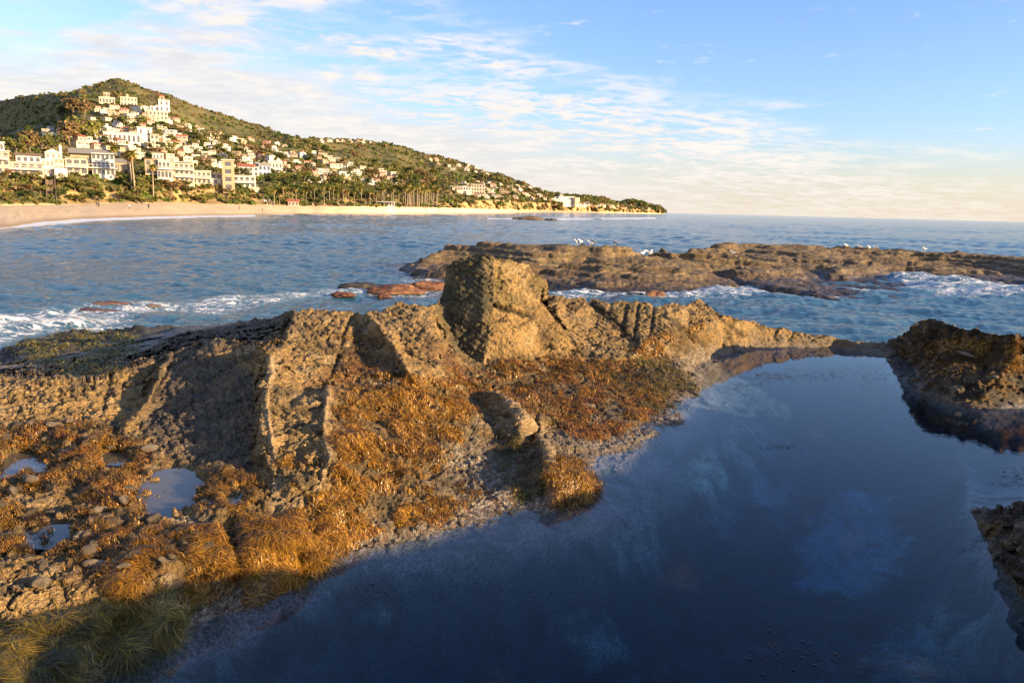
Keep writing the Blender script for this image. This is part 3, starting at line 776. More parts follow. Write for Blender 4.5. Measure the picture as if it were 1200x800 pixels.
# ---- split the shore into its rocks
GF = grid_faces(*V.shape[:2])
ncl = V.shape[1]; live = np.ones(V.shape[:2], bool); live[:, :nv_] = (jj_ <= lastv[:, None] + 1) | (jj_ == nv_ - 1)
GF = GF[live.reshape(-1)[GF].any(1)]
fx = pxs.reshape(-1)[GF].mean(1); fy = pys.reshape(-1)[GF].mean(1)
fxy = V.reshape(-1, 3)[GF][..., :2].mean(1); fr = np.hypot(fxy[:, 0], fxy[:, 1])
inb = dep.reshape(-1)[GF].mean(1) > .3
jit = lambda s, a: a * vnoise(fxy[:, 0] * 6, fxy[:, 1] * 6, fxy[:, 0] * 0 + s, s)
jx = fx + jit(1, 3); jy = fy + jit(2, 3)
owner = np.zeros(len(GF), int)
ROCKS = [
 ('boulder', 'tall pointed boulder with a shade-darkened left side at the middle of the rock ridge', 'boulder', [(500,352),(515,290),(575,285),(650,320),(645,352),(655,375),(692,416),(640,414),(600,423),(567,433),(540,412)], (11.6, 15.0)),
 ('rock_slab', 'barnacled rock slab with a flat upright sunlit face on the left of the ridge', 'rock slab', [(330,355),(422,358),(408,390),(402,415),(388,445),(385,461),(360,458),(332,423),(330,403)], (8, 14.2)),
 ('rock_slab', 'squat sunlit rock slab between the dark weedy hollow and the tall boulder', 'rock slab', [(422,362),(500,352),(512,390),(518,428),(503,445),(478,436),(455,400),(432,372)], (9, 14.4)),
 ('rock_slab', 'low slanting rock slab leaning against the right foot of the tall boulder', 'rock slab', [(640,340),(692,346),(706,364),(722,377),(746,401),(757,414),(700,424),(692,416),(668,398),(650,374)], (11.5, 15.6)),
 ('rock_slab', 'ribbed golden rock slab with vertical grooves above the orange seaweed', 'rock slab', [(692,346),(765,350),(790,372),(802,398),(790,409),(757,414),(746,401),(722,377),(706,364)], (11.5, 15.8)),
 ('rock_slab', 'dark sunken rock slab in shadow behind the pale thin rock fin', 'rock slab', [(200,408),(250,396),(306,402),(304,425),(300,470),(296,520),(292,550),(230,545),(170,500),(190,450)], (7, 12.5)),
 ('rock_fin', 'thin pale rock fin running down towards the viewer with a bright crest', 'rock fin', [(306,405),(332,412),(362,456),(345,470),(350,500),(345,535),(335,575),(326,612),(316,612),(315,560),(297,520),(300,470),(303,440)], (5.5, 12)),
 ('rock_outcrop', 'dark weedy rock outcrop with a sunlit top on the right side of the pool', 'rock outcrop', [(1042,408),(1060,380),(1086,362),(1210,380),(1420,380),(1420,470),(1210,480),(1150,492),(1040,452),(1070,432)], (11, 16.2)),
 ('rock_outcrop', 'small dark wet rock jutting into the pool at the lower right edge', 'rock outcrop', [(1132,594),(1210,580),(1400,560),(1500,700),(1300,800),(1235,752),(1190,700),(1150,640)], (4, 9.5)),
]
for i, (nm, lab, cat, poly, rb) in enumerate(ROCKS):
    m = inpoly(jx, jy, poly) & (fr > rb[0]) & (fr < rb[1]) & inb & (owner == 0) & (V.reshape(-1, 3)[GF][..., 2].mean(1) > -.05)
    owner[m] = i + 1
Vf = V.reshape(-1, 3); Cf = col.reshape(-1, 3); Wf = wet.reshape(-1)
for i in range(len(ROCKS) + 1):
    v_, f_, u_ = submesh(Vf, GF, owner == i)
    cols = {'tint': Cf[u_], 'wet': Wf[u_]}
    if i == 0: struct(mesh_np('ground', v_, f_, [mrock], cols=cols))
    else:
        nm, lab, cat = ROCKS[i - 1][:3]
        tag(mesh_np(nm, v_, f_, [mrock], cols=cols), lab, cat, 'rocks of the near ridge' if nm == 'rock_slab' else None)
# the rock the photographer stands on, with unseen relief added to shade the shore
gx, gy = np.meshgrid(np.linspace(-9, 20, 230), np.linspace(-9, 16, 200), indexing='ij')
gn = fbm(gx * .6, gy * .6, gx * 0, 4, 120)
gz = 1.45 + .5 * smooth(2.5, 6, gx) - .7 * smooth(-2, -6, gx) - .9 * smooth(.6, 2.4, gy) * smooth(4.5, 2.5, gx) * smooth(-4, -1, gx)
gz = gz + (.9 - .0 * gz) * np.exp(-((gx - 5.8) ** 2 / 4.5 + (gy - 1.4) ** 2 / 1.5)) * .72  # unseen bump raised to shade the lower-left seaweed
SHADE_RIDGE = [(4.6, .9, 2.15), (6.0, 1.9, 2.05), (9.0, 4.7, 2.1), (11.5, 8.7, 2.15), (11.8, 9.8, 1.5), (12.6, 11.4, .7)]  # unseen ridge to the right, shaped so its shadow meets the shoreline
ridge = gx * 0
for (ax, ay, az_), (bx, by, bz_) in zip(SHADE_RIDGE, SHADE_RIDGE[1:]):
    t_ = np.clip(((gx - ax) * (bx - ax) + (gy - ay) * (by - ay)) / ((bx - ax) ** 2 + (by - ay) ** 2), 0, 1)
    ridge = np.maximum(ridge, (az_ + (bz_ - az_) * t_) * np.exp(-((gx - ax - t_ * (bx - ax)) ** 2 + (gy - ay - t_ * (by - ay)) ** 2) / 1.1))
gz = np.where(gy > 2.6, .95 * smooth(5.2, 3.2, gy) - .5 * smooth(5, 8, gy), gz)
gz = np.maximum(gz, ridge) + .12 * gn
gpx, gpy, gdep = project(gx, gy, gz)
gF = grid_faces(*gx.shape)
outside = (gdep < .4) | (gpx > 1440) | (gpx < -430) | (gpy > 900) & (gy < 2.6)
v_, f_, u_ = submesh(np.stack([gx, gy, gz], -1).reshape(-1, 3), gF, outside.reshape(-1)[gF].all(1))
struct(mesh_np('ground', v_, f_, [mrock], cols={'tint': np.broadcast_to(np.array((.26, .19, .11), np.float32), (len(v_), 3)), 'wet': np.zeros(len(v_))}))

# ---- pool water: a closed body of water, its edge hidden inside the rock
WA, WL = 420, 420
wa, wl = np.meshgrid(np.linspace(R(-40), R(50), WA), np.linspace(math.log(2.0), math.log(21.5), WL), indexing='ij')
wxx = np.exp(wl) * np.sin(wa); wyy = np.exp(wl) * np.cos(wa)
wpx, wpy, _ = project(wxx, wyy, wxx * 0)
wz = H + unproj(wpx, wpy, bil(WD, (wpx - GX0) / (GX1 - GX0) * (GNX - 1), (wpy - GY0) / (GY1 - GY0) * (GNY - 1)))[..., 2] - H
POOL = [(60,900),(60,835),(100,798),(150,772),(200,742),(235,720),(300,700),(340,670),(390,640),(430,626),(500,615),(590,600),(625,590),(628,500),(700,500),(760,470),(780,440),(810,415),(850,406),(900,402),(980,403),(1030,409),(1085,425),(1300,425),(1600,500),(1600,1400),(300,1400)]
inw = (inpoly(wpx, wpy, POOL) & (wz < .03) | (np.hypot(wxx, wyy) < 4.6) & (wxx > -1.6) & (wxx < 3.6)) & (wxx < 12)
for _ in range(3):
    e = inw.copy(); e[1:] |= inw[:-1]; e[:-1] |= inw[1:]; e[:, 1:] |= inw[:, :-1]; e[:, :-1] |= inw[:, 1:]; inw = e
WF = grid_faces(WA, WL); cell = inw[:-1, :-1].ravel()
top, tf, _ = submesh(np.stack([wxx, wyy, np.zeros_like(wxx)], -1).reshape(-1, 3), WF, cell)
nv = len(top)
ed = np.concatenate([tf[:, [0, 1]], tf[:, [1, 2]], tf[:, [2, 3]], tf[:, [3, 0]]])
key = np.sort(ed, 1); uq, fi, cnt = np.unique(key, axis=0, return_index=True, return_counts=True)
be = ed[fi[cnt == 1]]
bot = top.copy(); bot[:, 2] = -3.4
side = np.stack([be[:, 1], be[:, 0], be[:, 0] + nv, be[:, 1] + nv], -1)
tfn = tf
mpool, t, b, o = material('pool_water'); t.n.remove(b)
tc = t.new('ShaderNodeTexCoord').outputs['Object']
bn = t.new('ShaderNodeBump'); bn.inputs['Strength'].default_value = .06; bn.inputs['Distance'].default_value = .02
t.link(t.math('ADD', t.noise(tc, 5, 2), t.math('MULTIPLY', t.noise(tc, 17, 2), .35)), bn.inputs['Height'])
fr_ = t.new('ShaderNodeFresnel'); fr_.inputs['IOR'].default_value = 1.333; t.link(bn.outputs[0], fr_.inputs['Normal'])
geo_ = t.new('ShaderNodeNewGeometry')
gl = t.new('ShaderNodeBsdfGlossy'); gl.inputs['Roughness'].default_value = .015; t.link(bn.outputs[0], gl.inputs['Normal'])
tr = t.new('ShaderNodeBsdfTransparent'); tr.inputs['Color'].default_value = (.90, .96, .97, 1)
mx = t.new('ShaderNodeMixShader'); t.link(t.math('MULTIPLY', fr_.outputs[0], t.math('SUBTRACT', 1.0, geo_.outputs['Backfacing'])), mx.inputs[0]); t.link(tr.outputs[0], mx.inputs[1]); t.link(gl.outputs[0], mx.inputs[2])
t.link(mx.outputs[0], o.inputs['Surface'])
va = t.new('ShaderNodeVolumeAbsorption'); va.inputs['Color'].default_value = (.06, .52, .84, 1); va.inputs['Density'].default_value = .66
t.link(va.outputs[0], o.inputs['Volume'])
struct(mesh_np('pool_water', np.concatenate([top, bot]), [tfn, tfn[:, ::-1] + nv, side], [mpool], smooth_sh=False))

# ---- small puddles on the flat
mpud, t, b, o = material('puddle_water')
b.inputs['Base Color'].default_value = (.10, .085, .06, 1); b.inputs['Roughness'].default_value = .03; b.inputs['IOR'].default_value = 1.333
def puddle(px, py, z, rx, ry, n=28, seed=0):
    cx, cy, _ = P(px, py, z)
    vs = [(cx, cy, z)]
    for k in range(n):
        a = 2 * math.pi * k / n; s = 1 + .2 * math.sin(3 * a + seed) + .12 * math.sin(5 * a + 2 * seed)
        vs.append((cx + rx * s * math.cos(a), cy + ry * s * math.sin(a), z))
    f = np.array([(0, 1 + k, 1 + (k + 1) % n) for k in range(n)])
    struct(mesh_np('puddle_water', vs, f, [mpud]))
for i, q in enumerate([(205,572,.455,.75,.62),(20,545,.475,.5,.4),(130,538,.475,.3,.28),(55,632,.465,.42,.22),(272,582,.5,.2,.22),(355,472,.92,.12,.1),(190,395,-.2,.35,.3),(176,401,-.2,.22,.2),(225,400,-.04,.25,.25),(212,394,-.1,.2,.2)]):
    puddle(q[0], q[1], q[2] * (ZS if q[2] > 0 else 1) + .004, q[3] * 1.1, q[4] * 1.1, seed=i)
# ------------------------------------------------------------------ the sea
def build_sea():
    na, nr = 1000, 900
    aa = axis(R(-62), R(66), R(-36), R(36), na, 60)
    lr = np.concatenate([np.linspace(math.log(20.6), math.log(110), 560), np.linspace(math.log(110), math.log(700), 240)[1:], np.linspace(math.log(700), math.log(60000), 70)[1:]])
    A, Lr = np.meshgrid(aa, lr, indexing='ij'); r = np.exp(Lr)
    x = r * np.sin(A); y = r * np.cos(A); z0 = x * 0
    px, py, _ = project(x, y, z0 + SEA)
    wv = z0.copy()
    g = np.random.default_rng(5)
    # long swell, running in from the open sea on the right
    for lam, amp, th, ph in ((26, .10, 200, .3), (17, .08, 188, 1.9), (11, .055, 214, .7), (7.5, .045, 176, 4.1)):
        k = 2 * math.pi / lam; c, s = math.cos(R(th)), math.sin(R(th))
        q = k * (x * c + y * s) + ph + .9 * vnoise(x / 30, y / 30, z0, 400 + lam if isinstance(lam, int) else 409)
        wv += amp * (1.25 * (.5 + .5 * np.sin(q)) ** 2 - .45) * smooth(900, 250, r)
    # wind chop
    for i in range(16):
        lam = 5.5 * .83 ** i * (.9 + .2 * g.random()); th = R(195 + 150 * (g.random() - .5)); k = 2 * math.pi / lam
        q = k * (x * math.cos(th) + y * math.sin(th)) + g.random() * 6.3 + 1.3 * vnoise(x / (lam * 2.2), y / (lam * 2.2), z0, 430 + i)
        wv += .0095 * lam ** .8 * np.sin(q) * smooth(lam * 160, lam * 55, r)
    patch = .55 + .75 * smooth(-.5, .6, vnoise(x / 14, y / 22, z0, 460))
    wv *= patch
    lee = inpoly(px, py, [(-200,290),(480,290),(520,360),(300,380),(-200,420)]).astype(float)
    wv *= 1 - .15 * blur(blur(lee, 14, 0), 14, 1)
    def pm(poly, b=6):
        return blur(blur(inpoly(px, py, poly).astype(np.float64), b, 0), b, 1)
    # breaking wave on the left
    brk = pm([(-60,382),(20,376),(60,371),(100,372),(120,380),(60,388),(-60,398)], 5)
    brk2 = pm([(1040,326),(1075,324),(1130,330),(1210,343),(1210,349),(1120,339),(1060,334)], 4)
    wv += .16 * brk * (1 + .5 * vnoise(x * 1.5, y * 1.5, z0, 470)) + .16 * brk2 * (1 + .5 * vnoise(x * 1.2, y * 1.2, z0, 471))
    foam = np.clip(.56 * brk + .52 * brk2, 0, 1)
    for poly, v in (([(-60,398),(0,384),(110,386),(190,378),(150,370),(260,372),(350,352),(420,345),(520,352),(520,330),(430,330),(300,342),(160,352),(0,366),(-60,372)], .50),
                    ([(-60,398),(-60,440),(0,416),(40,398),(140,388),(260,378),(160,374),(0,380)], .50), ([(420,345),(530,350),(530,325),(480,322),(440,332)], .50),
                    ([(640,352),(700,352),(840,352),(920,350),(900,338),(860,332),(770,320),(640,328)], .52), ([(870,350),(935,352),(1000,350),(1050,338),(1010,330),(940,343),(890,345)], .50),
                    ([(1030,325),(1210,328),(1210,350),(1140,350),(1080,342),(1040,336)], .52), ([(925,336),(960,338),(955,350),(915,352),(895,347)], .55), ([(470,330),(486,320),(530,324),(530,332)], .5)):
        foam = np.maximum(foam, v * pm(poly, 8))
    beachy = pm([(-200,275),(-100,268),(0,262),(80,255),(200,251.5),(300,250.6),(300,254),(200,256),(110,259),(60,264),(0,269),(-100,280),(-200,290)], 2)
    foam = np.maximum(foam, .95 * beachy)
    for poly in ([(320,249.8),(450,249.2),(640,247.5),(640,249.2),(450,250.8),(320,252)], [(640,255.5),(700,255.5),(770,254.5),(770,257),(700,257.6),(640,258)], [(570,256),(605,255.2),(605,257.3),(570,257.3)]):
        foam = np.maximum(foam, .66 * pm(poly, 1.2))
    wv *= 1 - .9 * smooth(0, .7, beachy)
    wet = pm([(-200,300),(-60,282),(0,272),(100,262),(330,256),(330,251),(200,252),(0,266),(-200,276)], 4)
    z = SEA + wv
    V = np.stack([x, y, z], -1).reshape(-1, 3)
    m, t, b, o = material('sea_water')
    tc = t.new('ShaderNodeTexCoord').outputs['Object']
    foamA = t.attr('foam', 'Fac')
    mp = t.new('ShaderNodeMapping'); mp.inputs['Scale'].default_value = (1, 1.7, 1); mp.inputs['Rotation'].default_value = (0, 0, R(12)); t.link(tc, mp.inputs['Vector'])
    n1 = t.noise(mp.outputs[0], 1.1, 8, .62, dist=.6); n2 = t.noise(mp.outputs[0], 4.5, 6, .6, dist=1.0)
    ring = t.new('ShaderNodeTexVoronoi'); ring.feature = 'DISTANCE_TO_EDGE'; ring.inputs['Scale'].default_value = 2.2
    wp = t.new('ShaderNodeVectorMath'); wp.operation = 'ADD'; t.link(mp.outputs[0], wp.inputs[0])
    wn = t.new('ShaderNodeTexNoise'); wn.inputs['Scale'].default_value = 1.3; wn.inputs['Detail'].default_value = 4; t.link(mp.outputs[0], wn.inputs['Vector'])
    t.link(wn.outputs['Color'], wp.inputs[1]); t.link(wp.outputs[0], ring.inputs['Vector'])
    lace = t.ramp(ring.outputs['Distance'], [(0, (1, 1, 1)), (.11, (0, 0, 0))])
    tx = t.math('ADD', t.math('MULTIPLY', n1, .62), t.math('ADD', t.math('MULTIPLY', n2, .28), t.math('MULTIPLY', lace, .13)))
    th = t.math('SUBTRACT', t.math('ADD', tx, foamA), 1.0)
    fac = t.new('ShaderNodeMapRange'); fac.interpolation_type = 'SMOOTHSTEP'; fac.inputs['From Min'].default_value = -.04; fac.inputs['From Max'].default_value = .10
    t.link(th, fac.inputs['Value'])
    fm = t.math('MULTIPLY', fac.outputs[0], .93)
    deep = t.mix(t.attr('shoal', 'Fac'), (.018, .075, .13), (.20, .20, .15))
    milky = t.mix(t.math('MULTIPLY', foamA, .55, True), deep, (.10, .20, .25))
    t.link(t.mix(fm, milky, (.78, .78, .78)), b.inputs['Base Color'])
    b.inputs['IOR'].default_value = 1.333
    t.link(t.math('ADD', .09, t.math('MULTIPLY', fm, .6)), b.inputs['Roughness'])
    bn = t.new('ShaderNodeBump'); bn.inputs['Strength'].default_value = 1.0; bn.inputs['Distance'].default_value = .13
    far = t.noise(mp.outputs[0], .55, 7, .62); mid = t.noise(mp.outputs[0], 2.6, 6, .6)
    t.link(t.math('ADD', t.math('MULTIPLY', far, 2.6), t.math('MULTIPLY', mid, .75)), bn.inputs['Height'])
    t.link(bn.outputs[0], b.inputs['Normal'])
    struct(mesh_np('sea_water', V, grid_faces(len(aa), len(lr)), [m], cols={'foam': foam.ravel(), 'shoal': wet.ravel()}))
build_sea()

# ------------------------------------------------------------------ the reef beyond the channel
def build_reef():
    pl = []
    def ln(*p): pl.append(PP(*p))
    b = SEA - .12
    ln((478,324,b),(520,327,b),(560,323,b),(600,326,b),(640,329,b),(700,329,b),(740,323,b),(770,318,b),(800,320,b),(830,326,b),(860,334,b),(885,343,b),(900,346,b),(935,348,b),(965,347,b),(992,339,b),(975,333,b),(960,328,b),(1000,331,b),(1040,327,b),(1053,319,b),(1110,319,b),(1160,326,b),(1205,331,b),(1330,345,b))
    ln((490,316,-.75),(500,301,-.25),(512,292,.1),(526,287,.42),(545,285.5,.56),(562,285.5,.6),(600,290,.55),(628,297,.28))
    ln((500,320,-.8),(530,310,-.3),(570,303,.05),(610,305,.1),(640,312,-.2))
    ln((628,297,.28),(640,288.5,.55),(662,286.5,.75),(690,286.5,.82),(715,288,.8),(740,288.5,.78),(780,289,.72),(805,291,.6))
    ln((640,318,-.65),(680,306,.1),(720,301,.4),(760,300,.38),(800,302,.15))
    ln((690,318,-.7),(740,314,-.5),(770,311,-.3))
    ln((770,306,.0),(800,306,.05),(830,309,-.1),(870,316,-.3),(910,324,-.6),(935,330,-.8),(960,333,-.9))
    ln((790,314,-.75),(830,320,-.8),(870,330,-.9),(900,336,-.85),(950,340,-.85),(985,338,-1.0))
    ln((805,291,.6),(830,294,.1),(845,286,.62),(870,285.5,.62),(900,287,.55),(950,288,.5),(1000,290,.42),(1060,293,.35),(1120,296,.3),(1205,303,.15),(1330,315,.1))
    ln((830,299,-.2),(870,297,-.05),(910,299,.0),(960,303,-.1),(1010,305,-.1))
    ln((880,306,-.35),(930,312,-.35),(980,317,-.5),(1040,318,-.75),(1048,313,-.5),(1000,306,-.15))
    ln((1010,322,-.85),(1040,322,-.9)); ln((1060,305,-.1),(1110,306,-.2),(1205,316,-.35),(1330,328,-.4)); ln((1060,315,-.8),(1110,314,-.7),(1205,325,-.85))
    loose = [Q(px, r, -2.6) for px, r in ((400,50),(400,60),(440,41),(440,95),(560,95),(700,95),(850,100),(1000,105),(1150,110),(1340,110),(1500,110),(1500,60),(1500,45),(560,38),(700,36),(850,34),(1000,34),(1150,36),(1340,36),(470,58),(500,62))]
    loose += [Q(px, r, z) for px, r, z in ((530,58,-1.4),(600,60,-1.4),(690,66,-1.0),(780,68,-1.0),(860,76,-.9),(950,82,-.8),(1060,88,-.7),(1200,90,-.7),(1330,95,-.9))]
    a0, a1, l0, l1 = R(-12), R(46), math.log(35), math.log(108)
    na, nl = 1100, 900
    Z = build_field(pl, loose, a0, a1, l0, l1, na, nl, sm=3, name='reef')
    A, Lr = np.meshgrid(np.linspace(a0, a1, na), np.linspace(l0, l1, nl), indexing='ij'); r = np.exp(Lr)
    x = r * np.sin(A); y = r * np.cos(A)
    w = .5 * vnoise(x * .35, y * .35, x * 0, 500) + .2 * vnoise(x * 1.1, y * 1.1, x * 0, 501)
    x2 = x + w; y2 = y + .5 * vnoise(x * .35, y * .35, x * 0 + 9, 502)
    Z = bil(Z, (np.arctan2(x2, y2) - a0) / (a1 - a0) * (na - 1), (np.log(np.hypot(x2, y2)) - l0) / (l1 - l0) * (nl - 1))
    ua = np.linspace(a0, a1, 760)
    V = resample(Z, a0, a1, l0, l1, ua, 420)
    N = normals(V); px, py, dep = project(V[..., 0], V[..., 1], V[..., 2])
    x, y, z = (V[..., k].astype(np.float32) for k in range(3))
    nA = fbm(x * .7, y * .7, z * 1.2, 4, 510, .55); nB = fbm(x * 2.6, y * 2.6, z * 2.6, 4, 520, .6)
    w1, c1 = worley(x * 1.6, y * 1.6, z * 1.6, 530)
    bed = np.sin((z * 1.0 + .16 * x + .1 * y) * 9 + 1.5 * nA)
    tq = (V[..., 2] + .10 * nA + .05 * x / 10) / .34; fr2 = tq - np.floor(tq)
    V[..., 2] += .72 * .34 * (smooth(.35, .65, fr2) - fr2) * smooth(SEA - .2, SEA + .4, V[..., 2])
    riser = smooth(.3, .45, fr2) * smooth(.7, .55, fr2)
    N = normals(V)
    V = V + N * (.05 * nA + .05 * nB + .07 * (1 - smooth(0, .8, w1)) * c1 + .06 * smooth(-.3, .3, bed))[..., None]
    hgt = z - SEA
    col = np.empty(V.shape, np.float32); col[:] = (.31, .205, .085)
    col = lerp(col, (.15, .115, .06), smooth(-.2, .6, nB)); col = lerp(col, (.38, .27, .12), smooth(.2, .8, nA) * .7)
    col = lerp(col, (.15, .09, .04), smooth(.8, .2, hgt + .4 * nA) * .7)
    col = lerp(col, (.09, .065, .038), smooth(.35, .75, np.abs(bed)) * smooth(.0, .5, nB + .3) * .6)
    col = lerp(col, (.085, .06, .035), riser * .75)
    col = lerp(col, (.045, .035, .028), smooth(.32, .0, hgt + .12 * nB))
    col = (col * (1 + .3 * (c1 - .5))[..., None]).clip(.01, .7)
    wet = smooth(.8, .1, hgt)
    GF = grid_faces(*V.shape[:2]); Vf = V.reshape(-1, 3)
    fz = Vf[GF][..., 2].mean(1); fpx = px.reshape(-1)[GF].mean(1); fpy = py.reshape(-1)[GF].mean(1)
    keep = fz > SEA - .7
    owner = np.zeros(len(GF), int)
    owner[:] = 2
    owner[inpoly(fpx, fpy, [(440,270),(618,270),(630,297),(645,312),(648,335),(440,340)])] = 1
    owner[inpoly(fpx, fpy, [(806,270),(840,296),(880,304),(930,311),(985,316),(1000,330),(1020,400),(1600,400),(1600,250),(806,250)])] = 3
    for i, lab in ((1, 'rounded domed reef rock with a dark left flank directly behind the tall boulder'), (2, 'broad central reef rock where the white gulls stand, with low ledges towards the water'), (3, 'long flat dark reef rock reaching to the right edge of the picture')):
        v_, f_, u_ = submesh(Vf, GF, keep & (owner == i))
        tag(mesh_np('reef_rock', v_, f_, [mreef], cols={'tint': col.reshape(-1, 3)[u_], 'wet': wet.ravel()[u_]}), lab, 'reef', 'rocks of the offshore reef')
    return Z, (a0, a1, l0, l1, na, nl)
mreef, t, b, o = material('reef_rock')
tc = t.new('ShaderNodeTexCoord').outputs['Object']
base = t.attr('tint'); f1 = t.noise(tc, 5, 7, .68); f2 = t.noise(tc, 16, 4, .65)
c = t.mix(t.ramp(f1, [(.40, (0, 0, 0)), (.60, (.75, .75, .75))]), base, t.mix(1.0, base, (.35, .33, .33), 'MULTIPLY'))
t.link(c, b.inputs['Base Color']); t.link(t.math('SUBTRACT', .85, t.math('MULTIPLY', t.attr('wet', 'Fac'), .4)), b.inputs['Roughness'])
bn = t.new('ShaderNodeBump'); bn.inputs['Strength'].default_value = .9; bn.inputs['Distance'].default_value = .12
t.link(t.math('ADD', f1, t.math('MULTIPLY', f2, .4)), bn.inputs['Height']); t.link(bn.outputs[0], b.inputs['Normal'])
ZREEF, RB = build_reef()
def reef_z(x, y):
    a0, a1, l0, l1, na, nl = RB
    return float(bil(ZREEF, np.array([(math.atan2(x, y) - a0) / (a1 - a0) * (na - 1)]), np.array([(math.log(math.hypot(x, y)) - l0) / (l1 - l0) * (nl - 1)]))[0])

# ---- single rocks awash
def ico(sub):
    import bmesh
    bm = bmesh.new(); bmesh.ops.create_icosphere(bm, subdivisions=sub, radius=1)
    V = np.array([v.co[:] for v in bm.verts]); Fc = np.array([[v.index for v in f.verts] for f in bm.faces]); bm.free()
    return V, Fc
ICO4 = ico(4); ICO3 = ico(3); ICO2 = ico(2)
def lump_rock(name, loc, size, seed, colr, label, cat, group=None, base=ICO4, mat=None, rough=.28, rz=0.0, wetv=.6):
    V, Fc = base[0].copy(), base[1]
    n = fbm(V[:, 0] * 1.3 + seed * 3.1, V[:, 1] * 1.3, V[:, 2] * 1.3, 5, 600 + seed, .55)
    w1, c1 = worley(V[:, 0] * 1.7 + seed, V[:, 1] * 1.7, V[:, 2] * 1.7, 640 + seed)
    V = V * (1 + rough * n + .22 * (.6 - w1))[:, None] * np.array(size)
    V[:, 2] = np.where(V[:, 2] < 0, V[:, 2] * .5, V[:, 2])
    c, s = math.cos(rz), math.sin(rz); V = V @ np.array([[c, s, 0], [-s, c, 0], [0, 0, 1]])
    k = smooth(-.5, .6, n)[:, None]
    col = np.array(colr[0]) * (1 - k) + np.array(colr[1]) * k
    col = col * (.75 + .5 * c1)[:, None]
    o = mesh_np(name, V, Fc, [mat or mreef], cols={'tint': col, 'wet': np.full(len(V), wetv)}, loc=loc)
    return tag(o, label, cat, group)
RED = ((.16, .055, .025), (.26, .12, .05)); TAN = ((.12, .08, .045), (.24, .16, .085)); DK = ((.03, .025, .02), (.08, .06, .04))
for i, (px, py, sx, sy, sz, colr, lab) in enumerate([
    (622,257.6,5.6,2.2,1.25,TAN,'brown sea rock out in the bay, the larger of the pair'),
    (645,258.3,2.4,1.5,.75,DK,'small dark sea rock just right of the larger brown rock in the bay'),
    (700,257.3,3.0,1.5,.35,DK,'thin dark sea rock barely above water in the far line of surf'),
    (354,252.0,3.0,1.0,.40,DK,'tiny dark rock at the water edge of the far beach'),
    (458,342,1.35,.7,.36,RED,'reddish weed covered rock awash left of the reef, larger of three'),
    (402,346,.55,.34,.16,RED,'small orange rock awash nearest the left ridge in the channel'),
    (449,347.5,.32,.2,.16,RED,'tiny red brown rock in front of the larger reddish rock awash'),
    (500,339,1.1,.6,.42,RED,'reddish rock awash beside the foot of the domed reef rock'),
    (425,336,1.3,.8,.26,DK,'low dark rock awash left of the larger reddish rock'),
    (768,346.5,.6,.35,.26,RED,'small red rock awash in the channel behind the ribbed slab'),
    (742,345,.5,.25,.10,DK,'flat dark rock awash beside the small red rock in the channel'),
    (118,357,2.0,.7,.16,RED,'long reddish rock awash out beyond the dark seaweed shelf, the brighter of two'),
    (50,362,2.2,.55,.12,((.08,.035,.03),(.14,.07,.05)),'long purplish rock just breaking the surface near the left edge'),
    (848,291,1.5,1.1,.55,TAN,'small tan knob of rock beside the lagoon on top of the reef')]):
    zz_ = SEA - .03
    x_, y_, _ = P(px, py, zz_) if i != 13 else P(px, py, .1)
    lump_rock('sea_rock', (x_, y_, zz_ if i != 13 else .05), (sx, sy, sz), i, colr, lab, 'sea rock', 'rocks awash in the sea')
# ------------------------------------------------------------------ the bay: beach, bluffs and hills
# per picture column: (py, distance) of beach back, bluff top, lower slope, upper slope, ridge
COLS = [
 (-320, 290, (243,190),(214,205),(190,250),(182,2400),(138,3000)),
 (-100, 276, (241.5,200),(204,220),(172,275),(172,2400),(132,2950)),
 (0,   268.0, (240.5,212),(202,238),(182,295),(165,2200),(124,2700)),
 (60,  259.0, (240,226),(206,248),(174,335),(152,1850),(117,2250)),
 (100, 256.0, (239.5,236),(205,258),(166,420),(124,820),(114,1850)),
 (145, 254.5, (238.5,246),(206,270),(163,470),(121,850),(100.5,1500)),
 (190, 253.0, (238,256),(206,282),(165,500),(128,820),(116,1480)),
 (250, 252.0, (239.5,280),(216,305),(183,500),(155,800),(137,1330)),
 (310, 251.4, (240.5,305),(222,335),(196,520),(173,800),(154,1200)),
 (345, 251.0, (241,325),(226,355),(203,540),(182,800),(162,1000)),
 (370, 250.8, (241.5,340),(229,370),(206,560),(187,820),(166,1250)),
 (400, 250.5, (241.8,356),(231,385),(208,600),(190,900),(167,1700)),
 (450, 250.1, (242.3,400),(234,430),(213,650),(194,1150),(170,1800)),
 (520, 249.7, (243.5,520),(236,550),(218,820),(205,1250),(189,1850)),
 (580, 249.4, (245.2,690),(235,715),(225,1000),(214,1300),(207,1800)),
 (650, 249.4, (247.0,1150),(239,1180),(235.5,1350),(232.5,1500),(229,1900)),
 (700, 249.8, (248.2,1450),(241.5,1470),(239,1650),(237.5,1800),(235.5,2100)),
 (750, 250.2, (249.2,2050),(244,2070),(242.8,2200),(241.8,2350),(240.6,2500)),
 (772, 250.5, (249.7,2250),(246.2,2265),(245.4,2330),(244.8,2400),(244.2,2450)),
 (779, 250.7, (250.0,2330),(249.4,2340),(249.3,2370),(249.2,2400),(249.1,2420)),
]
def coast_profiles():
    out = []
    for c in COLS:
        px, wl = c[0], c[1]
        rw = (H - SEA) * F / max(wl - yhor(px), 1.2)
        base = c[2]
        rw = min(rw, base[1] - 6)
        pts = [(px, rw * .90, SEA - 1.5), (px, rw, SEA - .05)]
        for py, r in c[2:]:
            pts.append((px, r, H - (py - yhor(px)) / F * r))
        r = c[-1][1]
        pts.append((px, r * 1.35, pts[-1][2] * .6 - 4))
        out.append([(q[1], q[2]) for q in pts])
    return np.array([c[0] for c in COLS], float), np.array(out)
